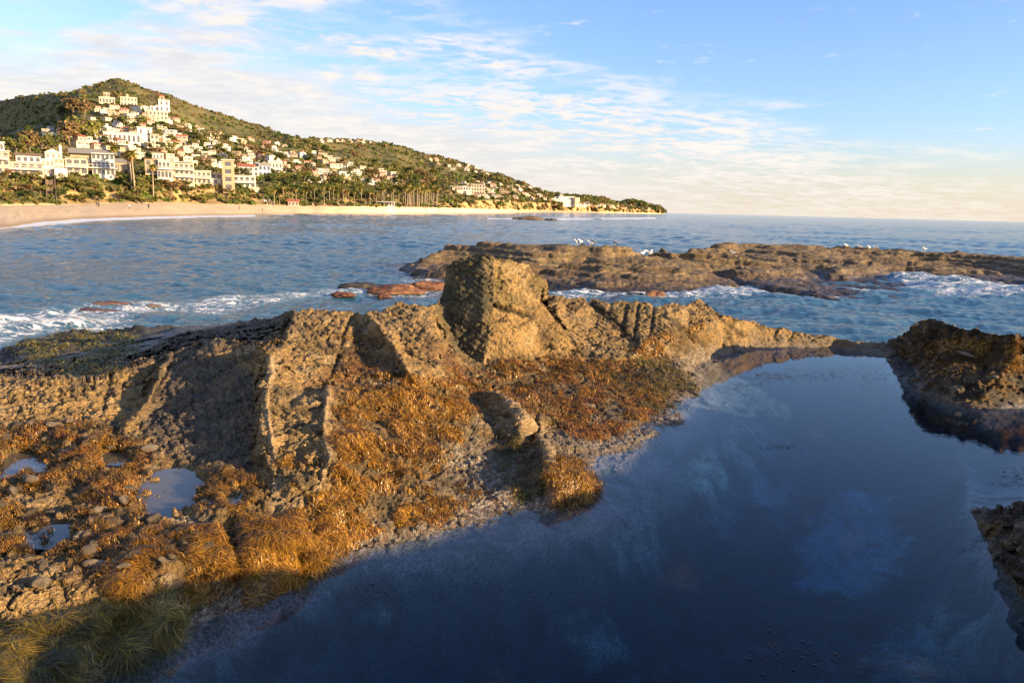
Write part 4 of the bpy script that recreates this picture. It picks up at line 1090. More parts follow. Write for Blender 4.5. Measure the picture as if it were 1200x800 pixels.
CPX, CPR = coast_profiles()           # (ncol), (ncol, 8, 2)
SEG = [4, 14, 26, 34, 44, 44, 8]
tpar = np.concatenate([np.linspace(i, i + 1, n, endpoint=False) for i, n in enumerate(SEG)] + [[7.0]])
ccx = np.concatenate([np.arange(-320, -10, 4.0), np.arange(-10, 780, 1.25)])
def prof(px, t):
    """distance and height at column px, profile parameter t"""
    i = np.clip(np.searchsorted(CPX, px) - 1, 0, len(CPX) - 2); u = np.clip((px - CPX[i]) / (CPX[i + 1] - CPX[i]), 0, 1)
    u = u * u * (3 - 2 * u) * .5 + u * .5
    j = np.clip(np.floor(t).astype(int), 0, 6); v = t - j
    def g(k):
        a = CPR[i, j, k] * (1 - v) + CPR[i, j + 1, k] * v; b = CPR[i + 1, j, k] * (1 - v) + CPR[i + 1, j + 1, k] * v
        return a * (1 - u) + b * u
    return g(0), g(1)
def az_of(px):
    d0 = (px - 600) / F
    vx = d0 * RT[0] - (-(yhor(px) - 400) / F) * -UP[0]; vy = d0 * RT[1] + (-(yhor(px) - 400) / F) * UP[1] + FWD[1]
    return np.arctan2(vx, vy)
PXC, TC = np.meshgrid(ccx, tpar, indexing='ij')
RC, ZC = prof(PXC, TC)
AZC = az_of(PXC)
RC = RC * np.hypot(1, 0)  # plan distance along the view axis
XC = RC * np.tan(AZC) ; YC = RC.copy()
# relief
hillw = smooth(2.6, 4.2, TC) * smooth(7.0, 5.8, TC) * (1 - .8 * smooth(5.3, 6, TC))
gul = fbm(XC / 150, YC / 210, XC * 0, 4, 700, .55)
gul2 = fbm(XC / 42, YC / 60, XC * 0, 4, 710, .55)
ZC = ZC + hillw * (np.clip(RC, 0, 1700) * .0085 * gul + np.clip(RC, 0, 1400) * .003 * gul2)
bl = smooth(1.95, 2.15, TC) * smooth(3.4, 2.8, TC)
bn_ = fbm(XC / 14, YC / 14, ZC / 7, 4, 720, .6)
RB2 = RC * 0 + 1 + bl * .018 * bn_
XC = XC * RB2; YC = YC * RB2
ZC = ZC + smooth(1, 1.5, TC) * smooth(2.1, 1.7, TC) * .25 * fbm(XC / 9, YC / 9, XC * 0, 3, 730)
cpx, cpy, cdep = project(XC, YC, ZC)
def cp(poly, b=2): return blur(blur(inpoly(cpx, cpy, poly).astype(np.float64), b, 0), b, 1)
ncol = np.empty(XC.shape + (3,), np.float32); ncol[:] = (.125, .118, .048)
f1_ = fbm(XC / 25, YC / 25, ZC / 25, 4, 740, .6); f2_ = fbm(XC / 7, YC / 7, ZC / 7, 3, 745, .6)
ncol = lerp(ncol, (.21, .17, .075), smooth(-.1, .6, f1_)); ncol = lerp(ncol, (.050, .062, .022), smooth(.0, .6, f2_) * .8)
ncol = lerp(ncol, (.15, .12, .05), smooth(4.5, 5.5, TC) * smooth(-.4, .5, gul) * .6)
bluff = smooth(2.0, 2.05, TC) * smooth(3.05, 2.9, TC)
ncol = lerp(ncol, (.42, .28, .13), bluff * np.where(cpx > 540, smooth(-.5, -.1, bn_ + .3 * f2_), smooth(.0, .3, bn_ + .3 * f2_) * .8))
for poly in ([(206,206),(232,214),(240,238),(200,238)], [(118,224),(142,222),(146,236),(120,236)], [(296,222),(318,226),(316,240),(290,238)], [(74,220),(98,218),(96,238),(80,236)]):
    ncol = lerp(ncol, (.46, .31, .14), cp(poly) * .8 * smooth(-.6, .1, bn_))
ncol = lerp(ncol, (.075, .12, .02), cp([(-20,232),(60,236),(170,236),(240,240),(250,232),(150,225),(60,228)]) * smooth(0, .5, f2_) * .8)
sandm = smooth(2.06, 1.98, TC)
ncol = lerp(ncol, (.66, .49, .30), sandm); ncol = lerp(ncol, (.40, .29, .17), sandm * smooth(1.22, 1.05, TC))
mcoast, t, b, o = material('coast_ground')
tc = t.new('ShaderNodeTexCoord').outputs['Object']; base = t.attr('tint')
nz = t.noise(tc, .35, 6, .6)
t.link(t.mix(nz, t.mix(1.0, base, (.72, .72, .72), 'MULTIPLY'), t.mix(1.0, base, (1.25, 1.25, 1.25), 'MULTIPLY')), b.inputs['Base Color'])
b.inputs['Roughness'].default_value = .95; b.inputs['Specular IOR Level'].default_value = .1
VC = np.stack([XC, YC, ZC], -1).reshape(-1, 3); CF = grid_faces(*XC.shape)
ft = TC.reshape(-1)[CF].mean(1)
for nm, mk in (('beach', ft < 2.0), ('terrain', ft >= 2.0)):
    v_, f_, u_ = submesh(VC, CF, mk)
    struct(mesh_np(nm, v_, f_, [mcoast], cols={'tint': ncol.reshape(-1, 3)[u_]}))

def coast_at(px, py, tmin=1.0):
    """where the sight line through a pixel first meets the coast"""
    i = int(np.argmin(np.abs(ccx - px)))
    py_ = cpy[i]; ok = np.where((tpar > tmin) & (tpar < 6.02) & (py_ <= py))[0]
    j = ok[0] if len(ok) else int(np.where(tpar <= 6.0)[0][-1])
    return float(XC[i, j]), float(YC[i, j]), float(ZC[i, j])

# ---- low scrub: many leaf clumps, nobody could count them
def leaf_quads(cen, size, flat=1.0, g=rng):
    """one randomly turned little quad at every centre"""
    n = len(cen)
    a = g.normal(size=(n, 3)); a /= np.linalg.norm(a, axis=1, keepdims=True)
    b = np.cross(a, g.normal(size=(n, 3))); b /= np.linalg.norm(b, axis=1, keepdims=True) + 1e-9
    a = a * size[:, None]; b = b * size[:, None] * .8
    a[:, 2] *= flat; b[:, 2] *= flat
    V = np.stack([cen - a - b, cen + a - b * .9, cen + a * 1.05 + b, cen - a * .9 + b * .95], 1).reshape(-1, 3)
    return V, np.arange(4 * n).reshape(n, 4)
def foliage(name):
    m, t, b, o = material(name)
    c = t.attr('tint'); t.link(c, b.inputs['Base Color']); b.inputs['Roughness'].default_value = .75; b.inputs['Specular IOR Level'].default_value = .15
    tl = t.new('ShaderNodeBsdfTranslucent'); t.link(c, tl.inputs['Color'])
    mx = t.new('ShaderNodeMixShader'); mx.inputs[0].default_value = .25; t.link(b.outputs[0], mx.inputs[1]); t.link(tl.outputs[0], mx.inputs[2]); t.link(mx.outputs[0], o.inputs['Surface'])
    return m
mleaf = foliage('leaf'); mfrond = foliage('palm_frond')
def scrub():
    g = np.random.default_rng(21)
    idx = np.where((TC.ravel() > 2.03) & (TC.ravel() < 6.05))[0]
    tt_ = TC.ravel()[idx]; w = np.where(tt_ < 3.3, 1.2, 1.0) * np.where(ncol.reshape(-1, 3)[idx, 0] > .3, .06, 1) * np.where((cpx.ravel()[idx] > 540) & (tt_ < 3.1), .35, 1)
    n = 10500
    pick = g.choice(idx, n, p=w / w.sum())
    c = VC[pick]; r = YC.ravel()[pick]
    s = np.clip(r, 150, 1700) * .0030 * g.uniform(.5, 1.35, n) * np.where(TC.ravel()[pick] > 5, .75, 1)
    s *= np.where(r < 340, 1.15, 1)
    m = 13
    off = g.normal(size=(n, m, 3)); off /= np.linalg.norm(off, axis=2, keepdims=True); off *= g.uniform(.55, 1, (n, m, 1)); off[..., 2] = np.abs(off[..., 2]) * .9
    cen = (c[:, None] + off * s[:, None, None]).reshape(-1, 3)
    V, Fc = leaf_quads(cen, np.repeat(s * .42, m) * g.uniform(.7, 1.3, n * m), 1, g)
    hue = np.array([(.135, .14, .04), (.08, .095, .026), (.20, .165, .055), (.22, .15, .07), (.10, .145, .026), (.14, .12, .05)])
    ci = hue[g.integers(0, 6, n)] * g.uniform(.75, 1.3, (n, 1))
    cols = np.repeat(np.repeat(ci, m, 0) * g.uniform(.8, 1.2, (n * m, 1)), 4, 0)
    stuff(mesh_np('scrub', V, Fc, [mleaf], smooth_sh=False, cols={'tint': cols}), 'low green and tan scrub covering the bluffs and the hills behind the beach', 'scrub')
scrub()

# ---- trees
mtrunk = simple('bark', (.16, .12, .085), .9, .3, 1.5); mpalmtrunk = simple('palm_bark', (.30, .24, .17), .9, .2, 2.0)
def tube(pts, rad, n=7):
    V = []; Fc = []
    pts = [np.array(p, float) for p in pts]
    for i, p in enumerate(pts):
        d = pts[min(i + 1, len(pts) - 1)] - pts[max(i - 1, 0)]; d /= np.linalg.norm(d) + 1e-9
        a = np.cross(d, (.3, 1, .2)); a /= np.linalg.norm(a); b = np.cross(d, a)
        for k in range(n):
            q = 2 * math.pi * k / n; V.append(p + rad[i] * (math.cos(q) * a + math.sin(q) * b))
    for i in range(len(pts) - 1):
        for k in range(n): Fc.append((i * n + k, i * n + (k + 1) % n, (i + 1) * n + (k + 1) % n, (i + 1) * n + k))
    return np.array(V), np.array(Fc)
def join(parts):
    V = []; Fc = []; o_ = 0
    for v, f in parts: V.append(v); Fc.append(f + o_); o_ += len(v)
    return np.concatenate(V), np.concatenate(Fc)
def make_tree(seed, hue):
    g = np.random.default_rng(seed)
    root = empty('tree', (0, 0, 0))
    parts = [tube([(0, 0, -.6), (.03, 0, .15), (.0, .04, .42)], [.05, .04, .028])]
    lobes = []
    for k in range(9):
        q = k * 2.4 + g.uniform(-.4, .4); rr_ = g.uniform(.12, .36); zz = g.uniform(.42, .86)
        e = (rr_ * math.cos(q), rr_ * math.sin(q), zz); lobes.append((e, g.uniform(.13, .24)))
        parts.append(tube([(0, .02, .3), (e[0] * .5, e[1] * .5, .3 + (zz - .3) * .6), e], [.024, .016, .008], 5))
    v, f = join(parts); mesh_np('trunk', v, f, [mtrunk], parent=root)
    cen = []
    for e, s in lobes:
        o_ = g.normal(size=(46, 3)); o_ /= np.linalg.norm(o_, axis=1, keepdims=True); o_ *= g.uniform(.45, 1.05, (46, 1)) ** .6
        cen.append(np.array(e) + o_ * s * np.array((1, 1, .75)))
    cen = np.concatenate(cen)
    V_, F_ = leaf_quads(cen, g.uniform(.028, .055, len(cen)), 1, g)
    cols = np.repeat(np.array(hue) * g.uniform(.6, 1.45, (len(cen), 1)), 4, 0)
    mesh_np('crown', V_, F_, [mleaf], smooth_sh=False, cols={'tint': cols}, parent=root)
    return root
def make_palm(seed, shaggy):
    g = np.random.default_rng(seed)
    root = empty('palm_tree', (0, 0, 0))
    lean = g.uniform(-.03, .03, 2)
    top = np.array((lean[0], lean[1], .84))
    v, f = tube([(0, 0, -.1), (lean[0] * .2, lean[1] * .2, .25), (lean[0] * .55, lean[1] * .55, .55), top], [.022, .017, .014, .013], 8)
    mesh_np('trunk', v, f, [mpalmtrunk], parent=root)
    Vs = []; Fs = []; cs = []; o_ = 0
    nf = 34
    for k in range(nf):
        az_ = k * 2.399; el0 = R(75) - R(120) * (k / nf) ; Ln = g.uniform(.15, .21) * (1 - .2 * k / nf)
        d = np.array((math.cos(az_), math.sin(az_), 0)); sd = np.array((-math.sin(az_), math.cos(az_), 0))
        p = top.copy(); e = el0; ns = 6
        w_ = [.012, .034, .042, .038, .026, .006]
        row = []
        for q in range(ns):
            row += [p + sd * w_[q] - np.array((0, 0, .35 * w_[q])), p, p - sd * w_[q] - np.array((0, 0, .35 * w_[q]))]
            p = p + (d * math.cos(e) + np.array((0, 0, math.sin(e)))) * Ln / (ns - 1); e -= R(17)
        Vs += row
        for q in range(ns - 1):
            b_ = o_ + 3 * q; Fs += [(b_, b_ + 1, b_ + 4, b_ + 3), (b_ + 1, b_ + 2, b_ + 5, b_ + 4)]
        o_ += 3 * ns
        hc = np.array((.21, .20, .042)) if k < nf * .62 else np.array((.30, .21, .075))
        cs += [hc * g.uniform(.7, 1.3)] * (3 * ns)
    mesh_np('crown', np.array(Vs), np.array(Fs), [mfrond], smooth_sh=False, cols={'tint': np.array(cs)}, parent=root)
    return root
def copy_tree(o):
    c = o.copy(); C.objects.link(c)
    for ch in o.children:
        d_ = ch.copy(); C.objects.link(d_); d_.parent = c
    return c
HUES = [(.11, .12, .036), (.17, .165, .042), (.07, .09, .028), (.20, .135, .06)]
HUEN = ['dark green', 'olive green', 'deep green', 'brownish']
tprot = [make_tree(31 + i, HUES[i % 4]) for i in range(4)]
pprot = [make_palm(51 + i, i) for i in range(3)]
used_t = [False] * 4; used_p = [False] * 3
def put_tree(px, py, hpx, kind, label, group, tmin=2.0, wide=1.0):
    x, y, z = coast_at(px, py, tmin); k = kind % 4
    o = tprot[k] if not used_t[k] else copy_tree(tprot[k]); used_t[k] = True
    hm = hpx * y / F
    o.location = (x, y, z - .04 * hm); o.scale = (hm * wide, hm * wide, hm); o.rotation_euler = (0, 0, random.uniform(0, 6.28))
    tag(o, label, 'tree', group)
def put_palm(px, py, hpx, label, group, tmin=1.9):
    x, y, z = coast_at(px, py, tmin); k = random.randrange(3)
    o = pprot[k] if not used_p[k] else copy_tree(pprot[k]); used_p[k] = True
    hm = hpx * y / F
    o.location = (x, y, z); s = hm / 1.0; o.scale = (s * 1.15, s * 1.15, s); o.rotation_euler = (0, 0, random.uniform(0, 6.28))
    tag(o, label, 'palm tree', group)
for px, py, h, lab in [(136, 211, 40, 'tall palm tree beside the glass fronted grey roofed house, nearest that house'), (155.6, 226, 47, 'tall palm rising from the green bluff left of the pair, leaning crown'),
                       (158.6, 227, 52, 'tallest palm of the close pair growing from the green bluff'), (180, 231, 39, 'palm tree with a full crown in front of the white stilted house'),
                       (118, 168, 20, 'single palm tree on the slope above the grey roofed house'), (108, 158, 16, 'small palm among the upper white houses on the left')]:
    put_palm(px, py, h, lab, 'palms by the beach houses')
rp = random.Random(4)
for i in range(30):
    put_palm(322 + i * 5.4 + rp.uniform(-2, 2), rp.choice([241.6, 240.4, 238.5, 236]) + (i * .02), rp.uniform(15, 24), 'slender palm tree in the open grove along the back of the beach', 'palms in the open beach grove')
for i in range(22):
    put_palm(476 + i * 1.75 + rp.uniform(-.6, .6), rp.choice([243.2, 242, 240.6]), rp.uniform(21, 29), 'pale trunked palm in the tight dark stand at the right end of the beach', 'palms in the tight dark stand')
for i in range(9):
    put_palm(664 + i * 8 + rp.uniform(-3, 3), 241 + i * .35, rp.uniform(3, 5), 'tiny palm silhouette on top of the distant headland', 'palms on the distant headland')
for px, py, h, k, lab in [(24, 182, 24, 1, 'bushy olive tree at the far left above the terraced beach houses'), (40, 180, 27, 3, 'round brownish tree second from the left above the beach houses'), (54, 178, 22, 1, 'bright olive tree just left of the white gabled beach house'),
                          (68, 176, 20, 0, 'dark green tree behind the white gabled beach house'), (86, 172, 30, 3, 'broad brownish tree filling the slope above the grey roofed house'), (102, 170, 34, 1, 'biggest olive tree on the slope above the grey roofed house'),
                          (114, 166, 26, 0, 'dark tree at the right of the big olive tree above the grey roof'), (92, 140, 24, 3, 'brown tree high on the left shoulder beside the top white houses'), (106, 138, 20, 3, 'brown tree right of its twin on the high left shoulder'),
                          (80, 142, 18, 2, 'deep green tree at the edge of the high left shoulder'), (40, 163, 14, 2, 'small deep green tree at the edge of the shaded hollow'), (150, 222, 18, 2, 'deep green tree under the pair of tall palms'),
                          (168, 226, 20, 1, 'olive bush-like tree left of the white stilted house'), (170, 150, 15, 1, 'olive tree beside the white cube house high on the slope'), (150, 152, 17, 0, 'dark tree left of the white cube house high on the slope')]:
    put_tree(px, py, h, k, lab, 'trees near the left beach houses')
def fill(poly, n, mind, seed, keep=()):
    g = random.Random(seed); pts = list(keep); out = []
    a = np.array(poly, float); tries = 0
    while len(out) < n and tries < n * 60:
        tries += 1
        q = (g.uniform(a[:, 0].min(), a[:, 0].max()), g.uniform(a[:, 1].min(), a[:, 1].max()))
        if not inpoly(np.array([q[0]]), np.array([q[1]]), poly)[0]: continue
        if any(abs(q[0] - p[0]) / 1.5 + abs(q[1] - p[1]) < mind for p in pts): continue
        pts.append(q); out.append(q)
    return out
TZ = [([(200, 150), (330, 180), (350, 220), (250, 212), (130, 185), (120, 150)], 105, 5.0, (7, 13), 'tree standing between the houses of the left hillside', 'hillside trees'),
      ([(310, 222), (345, 210), (520, 218), (520, 234), (440, 240), (320, 240)], 60, 5.5, (10, 18), 'tree in the dense belt behind the palms of the beach', 'trees behind the beach palms'),
      ([(345, 165), (420, 190), (520, 208), (520, 218), (350, 205)], 26, 6, (8, 12), 'tree on the middle slope above the palm belt', 'middle slope trees'),
      ([(530, 215), (600, 218), (690, 236), (690, 243), (560, 238), (520, 230)], 40, 5, (3.5, 7), 'small tree on the far bluff and hill beyond the palms', 'far bluff trees'),
      ([(-10, 205), (60, 212), (150, 214), (250, 222), (290, 236), (240, 240), (-10, 236)], 34, 7, (8, 14), 'shrubby tree clinging to the bluff under the beach houses', 'bluff shrub trees')]
for poly, n, md, (h0, h1), lab, grp in TZ:
    for i, (px, py) in enumerate(fill(poly, n, md, len(grp))):
        k = (i * 7 + len(grp)) % 4 if i % 5 else 1
        put_tree(px, py, random.uniform(h0, h1), k, HUEN[k] + ' ' + lab, HUEN[k] + ' ' + grp, wide=random.uniform(.9, 1.5) * (1.35 if 'bluff shrub' in grp else 1))

# ---- houses
mwin = simple('window_glass', (.10, .10, .105), .15, .2, 1, .6)
mglass2 = simple('bright_window_glass', (.30, .22, .16), .12, .2, 1, .7)
WALLC = {'white': (.60, .57, .52), 'cream': (.58, .48, .35), 'tan': (.40, .30, .19), 'pink': (.54, .36, .28), 'grey': (.34, .34, .33), 'blue': (.36, .43, .56)}
mwall = {k: simple(k + '_stucco', c, .85, .06, .8) for k, c in WALLC.items()}
mroof = {'red': simple('red_tile_roof', (.36, .12, .07), .85, .25, 1.5), 'grey': simple('grey_shingle_roof', (.24, .225, .20), .85, .2, 1.5), 'brown': simple('brown_shingle_roof', (.20, .13, .085), .9, .25, 1.5), 'pale': simple('pale_flat_roof', (.62, .58, .52), .9, .1, 1)}
mrail = simple('pale_rail', (.62, .58, .52), .7, .1, 1); mwood = simple('weathered_wood', (.17, .12, .085), .9, .3, 2); mconc = simple('pale_concrete', (.62, .57, .50), .85, .12, 1)
def boxes(bl):
    V = []; Fc = []
    for (x0, x1, y0, y1, z0, z1) in bl:
        o_ = len(V)
        V += [(x0, y0, z0), (x1, y0, z0), (x1, y1, z0), (x0, y1, z0), (x0, y0, z1), (x1, y0, z1), (x1, y1, z1), (x0, y1, z1)]
        Fc += [tuple(o_ + k for k in f) for f in ((0, 3, 2, 1), (4, 5, 6, 7), (0, 1, 5, 4), (1, 2, 6, 5), (2, 3, 7, 6), (3, 0, 4, 7))]
    return np.array(V, float), np.array(Fc)
def gable(x0, x1, y0, y1, z0, h, along='x', ov=.4):
    x0 -= ov; x1 += ov; y0 -= ov; y1 += ov
    if along == 'x':
        ym = (y0 + y1) / 2; a = [(x0, y0, z0), (x1, y0, z0), (x1, y1, z0), (x0, y1, z0), (x0, ym, z0 + h), (x1, ym, z0 + h)]
        f4 = [(0, 1, 5, 4), (2, 3, 4, 5), (0, 3, 2, 1)]; f3 = [(0, 4, 3), (1, 2, 5)]
    else:
        xm = (x0 + x1) / 2; a = [(x0, y0, z0), (x1, y0, z0), (x1, y1, z0), (x0, y1, z0), (xm, y0, z0 + h), (xm, y1, z0 + h)]
        f4 = [(1, 2, 5, 4), (3, 0, 4, 5), (0, 3, 2, 1)]; f3 = [(0, 1, 4), (2, 3, 5)]
    return np.array(a, float), np.array(f4), np.array(f3)
def part(name, bl, mat, parent):
    v, f = boxes(bl); return mesh_np(name, v, f, [mat], smooth_sh=False, parent=parent)

# small hillside houses: 8 shapes, each in its own colours, one mesh apiece
def small_house(shape, wall, roof):
    W_ = [(-5, 5, -4, 4, -4, 4.2)]; Rf = []; Wn = []
    g = random.Random(shape * 13 + 3)
    fl = []
    if shape % 4 == 0: W_ = [(-6, 2, -4, 4, -5, 6.2), (2, 6.5, -3, 4.2, -5, 3.4)]; fl = [(-6.3, 2.3, -4.3, 4.3, 6.2, 6.5), (1.8, 6.8, -3.3, 4.4, 3.4, 3.7)]
    elif shape % 4 == 1: W_ = [(-7, 7, -3.5, 4, -5, 3.2), (-3, 5, -1, 4.1, -5, 6.0)]; fl = [(-7.2, 7.2, -3.9, 4.2, 3.2, 3.45), (-3.3, 5.3, -1.4, 4.3, 6.0, 6.3)]
    elif shape % 4 == 2: W_ = [(-5.5, 5.5, -4, 4, -5, 4.6)]
    else: W_ = [(-6, 6, -4, 4, -5, 3.4), (-4.5, 2, -3.9, 3.5, 3.4, 6.4)]
    parts4 = []; parts3 = []; mi = []
    v, f = boxes(W_); VV = [v]; FF = [f]; mi += [0] * len(f); o_ = len(v)
    if fl:
        v, f = boxes(fl); VV.append(v); FF.append(f + o_); mi += [1] * len(f); o_ += len(v)
    wn = []
    for (x0, x1, y0, y1, z0, z1) in W_:
        zb = max(z0, -.2) if z1 < 6.3 or z0 > 0 else 0
        zz = (z1 - 2.4) if z1 - zb < 5 else None
        for zt in ([z1 - 2.3] if zz is not None else [z1 - 2.3, z1 - 5.2]):
            x = x0 + .8
            while x < x1 - 1.2:
                w_ = g.choice([1.2, 1.8, 2.6]); w_ = min(w_, x1 - .6 - x)
                wn.append((x, x + w_, y0 - .05, y0 + .1, zt, zt + 1.5)); x += w_ + g.choice([.6, 1.0, 1.6])
        wn.append((x1 - .1, x1 + .05, y0 + 1.2, y0 + 3.4, z1 - 2.3, z1 - .8))
    v, f = boxes(wn); VV.append(v); FF.append(f + o_); mi += [2] * len(f); o_ += len(v)
    F3 = []
    if shape % 4 >= 2:
        (x0, x1, y0, y1, z0, z1) = W_[-1]
        v, f4, f3 = gable(x0, x1, y0, y1, z1 + .002, 1.7, 'x' if shape < 4 else 'y'); VV.append(v); FF.append(f4 + o_); F3.append(f3 + o_); mi += [1] * len(f4); o_ += len(v)
        if len(W_) > 1:
            v, f = boxes([(-6.3, 6.3, -4.3, 4.3, 3.35, 3.62)]); VV.append(v); FF.append(f + o_); mi += [1] * len(f); o_ += len(v)
    fs = [np.concatenate(FF)]
    if F3: fs.append(np.concatenate(F3)); mi += [1] * len(fs[1])
    return mesh_np('house', np.concatenate(VV), fs, [mwall[wall], mroof[roof], mwin], mi, False)
VAR = [(0, 'white', 'pale', 'white flat roofed stepped house'), (1, 'white', 'pale', 'white low house with stepped top'), (2, 'cream', 'brown', 'cream brown gabled house'), (3, 'cream', 'red', 'cream house with a red tiled roof'),
       (0, 'cream', 'pale', 'cream flat roofed stepped house'), (6, 'white', 'grey', 'white house with a grey gable end'), (1, 'tan', 'grey', 'tan low house with stepped top'), (3, 'white', 'brown', 'white brown roofed house'),
       (2, 'pink', 'red', 'pinkish house with a red roof'), (0, 'tan', 'brown', 'tan brown roofed stepped house')]
hprot = [small_house(a, b_, c_) for a, b_, c_, _ in VAR]; used_h = [False] * len(VAR)
def zone(px, py):
    if px > 672: return 'on the distant headland'
    if px > 522: return 'on the far hill right of the palm stand'
    if py < 171 and px > 372: return 'on the skyline of the second hill'
    if px > 480 and py < 200: return 'high on the second hill'
    if px > 345: return 'on the slope above the palm belt'
    if px > 200: return 'on the upper slope below the long ridge' if py < 179 - (300 - px) * .12 else 'on the lower slope behind the beachfront row'
    return 'high on the left hill below the peak' if py < 152 else 'midway up the left hill'
hpos = []
ZH = [([(98, 150), (125, 128), (188, 128), (240, 152), (300, 164), (345, 172), (345, 205), (300, 205), (235, 196), (190, 190), (130, 182), (50, 160), (62, 150)], 128, 7.4),
      ([(345, 172), (385, 182), (430, 200), (500, 214), (510, 222), (440, 218), (345, 212)], 58, 5.4),
      ([(525, 222), (560, 214), (620, 220), (670, 234), (660, 238), (600, 232), (560, 232)], 58, 4.3),
      ([(672, 238), (765, 243.5), (765, 246), (672, 243)], 22, 3.2),
      ([(490, 184), (560, 197), (575, 207), (510, 196)], 12, 5.0)]
for i, (poly, n, md) in enumerate(ZH): hpos += fill(poly, n, md, 90 + i)
hpos += [(378 + i * 8 + (i % 3), 166.2 + i * .12) for i in range(8)]
rh = random.Random(8)
PICK = [0, 0, 1, 1, 4, 4, 5, 2, 2, 3, 7, 7, 6, 8, 9]
for i, (px, py) in enumerate(hpos):
    k = rh.choice(PICK); x, y, z = coast_at(px, py + 1.0, 2.9)
    o = hprot[k] if not used_h[k] else hprot[k].copy()
    if used_h[k]: C.objects.link(o)
    used_h[k] = True
    s = rh.uniform(.38, .64) * (1.25 if y > 1000 else 1.05 if y > 600 else .95)
    o.location = (x, y, z + .8 * s); o.scale = (s, s, s); o.rotation_euler = (0, 0, -math.atan2(x, y) + rh.uniform(-.35, .75))
    zn = zone(px, py)
    tag(o, VAR[k][3] + ' ' + zn, 'house', VAR[k][3] + 's ' + zn)

# the bigger houses one can tell apart
def big_house(px, py, wpx, label, blocks, roofs=(), rails=(), cols_=(), rot=0.0, tmin=2.2, name='house', cat='house', group='houses along the beachfront', wincol=None):
    """blocks: (x0, x1, z0, z1, front y, depth, wall, (window columns, rows, fill)) in fractions of the width / metres above the base"""
    x, y, z = coast_at(px, py, tmin)
    Wm = wpx * y / F; vs_ = .74 if y < 400 else .8
    blocks = [(a, b_, z0 * vs_ if z0 > 0 else z0, z1 * vs_, f_, d_, w_, n_) for (a, b_, z0, z1, f_, d_, w_, n_) in blocks]
    roofs = [(k, a, b_, zt * vs_, f_, d_, m_, h * vs_) for (k, a, b_, zt, f_, d_, m_, h) in roofs]
    rails = [(a, b_, zb * vs_, f_) for (a, b_, zb, f_) in rails]
    root = empty(name, (x, y, z), -math.atan2(x, y) + rot)
    tag(root, label, cat, group)
    for (x0, x1, z0, z1, fy, dp, wall, win) in blocks:
        X0_, X1_ = (x0 - .5) * Wm, (x1 - .5) * Wm
        part('wall', [(X0_, X1_, fy, fy + dp, z0 - (3.5 if z0 <= 0 else 0), z1)], mwall[wall], root)
        if win:
            nc, nr, fl = win; cw = (X1_ - X0_) / nc; rh_ = (z1 - max(z0, 0)) / nr
            for a in range(nc):
                for b_ in range(nr):
                    wx0 = X0_ + cw * (a + .5 - fl / 2); wz0 = max(z0, 0) + rh_ * (b_ + .22)
                    wn_ = part('window', [(wx0, wx0 + cw * fl, fy - .06, fy + .12, wz0, wz0 + rh_ * .58)], wincol or mwin, root)
                    if y < 330 and a < 4: part('window_sill', [(wx0 - .12, wx0 + cw * fl + .12, fy - .14, fy - .062, wz0 - .16, wz0)], mrail, wn_)
    for rf in roofs:
        kind, x0, x1, zt, fy, dp, mt, hh = rf
        X0_, X1_ = (x0 - .5) * Wm, (x1 - .5) * Wm
        if kind == 'flat': part('roof', [(X0_ - .35, X1_ + .35, fy - .5, fy + dp + .3, zt + .003, zt + hh)], mroof[mt], root)
        else:
            v, f4, f3 = gable(X0_, X1_, fy, fy + dp, zt + .003, hh, kind, .5); mesh_np('roof', v, [f4, f3], [mroof[mt]], smooth_sh=False, parent=root)
    for (x0, x1, zb, fy) in rails:
        X0_, X1_ = (x0 - .5) * Wm, (x1 - .5) * Wm
        part('balcony', [(X0_, X1_, fy - 1.5, fy - .004, zb - .25, zb)] + [(X0_, X1_, fy - 1.5, fy - 1.42, zb + .85, zb + .95)] + [(X0_ + (X1_ - X0_) * q / 8 - .04, X0_ + (X1_ - X0_) * q / 8 + .04, fy - 1.49, fy - 1.43, zb, zb + .85) for q in range(9)], mrail, root)
    for (xc, zb, zt, fy, th) in cols_:
        Xc = (xc - .5) * Wm; part('column', [(Xc - th, Xc + th, fy - th, fy + th, zb, zt)], mconc, root)
    return root
m_ = 1.0
big_house(2, 205, 20, 'pale house with a balcony cut off by the left edge of the picture', [(0, 1, 0, 9, 0, 8, 'pink', (3, 3, .6)), (.3, .8, 9, 12.5, 1, 6, 'white', (2, 1, .5))], [('flat', 0, 1, 9, 0, 8, 'pale', .3), ('flat', .3, .8, 12.5, 1, 6, 'pale', .3)], [(.1, .9, 6, 0)])
big_house(31, 206, 38, 'low terraced house with brown roofs left of the white gabled house', [(0, 1, 0, 5.2, 0, 8, 'pink', (5, 2, .6)), (.3, .95, 5.2, 8.2, 2, 6, 'white', (4, 1, .6))], [('flat', 0, 1, 5.2, 0, 1.9, 'pale', .25), ('x', .3, .6, 8.2, 2, 6, 'brown', 1.2), ('x', .63, .95, 8.2, 2, 6, 'brown', 1.3)], [(.05, .95, 2.6, 0)])
big_house(62, 207, 26, 'white gabled beach house with reddish window panels and a tall chimney', [(0, .62, 0, 7.0, 0, 8, 'white', (4, 2, .62)), (.3, .95, 7.0, 9.8, 1.2, 7, 'white', (3, 1, .55)), (.62, 1.1, 0, 3, -2, 9, 'white', None), (.62, 1, 3, 7, 0, 8, 'cream', (2, 2, .7)), (.86, .96, 9.8, 13.2, 3, 1.2, 'white', None)],
          [('y', .34, .84, 9.8, 1.2, 7, 'pale', 1.5), ('flat', .6, 1.05, 7, 0, 1.2, 'pale', .25)], [(.6, 1.1, 3.2, 0)], wincol=mglass2)
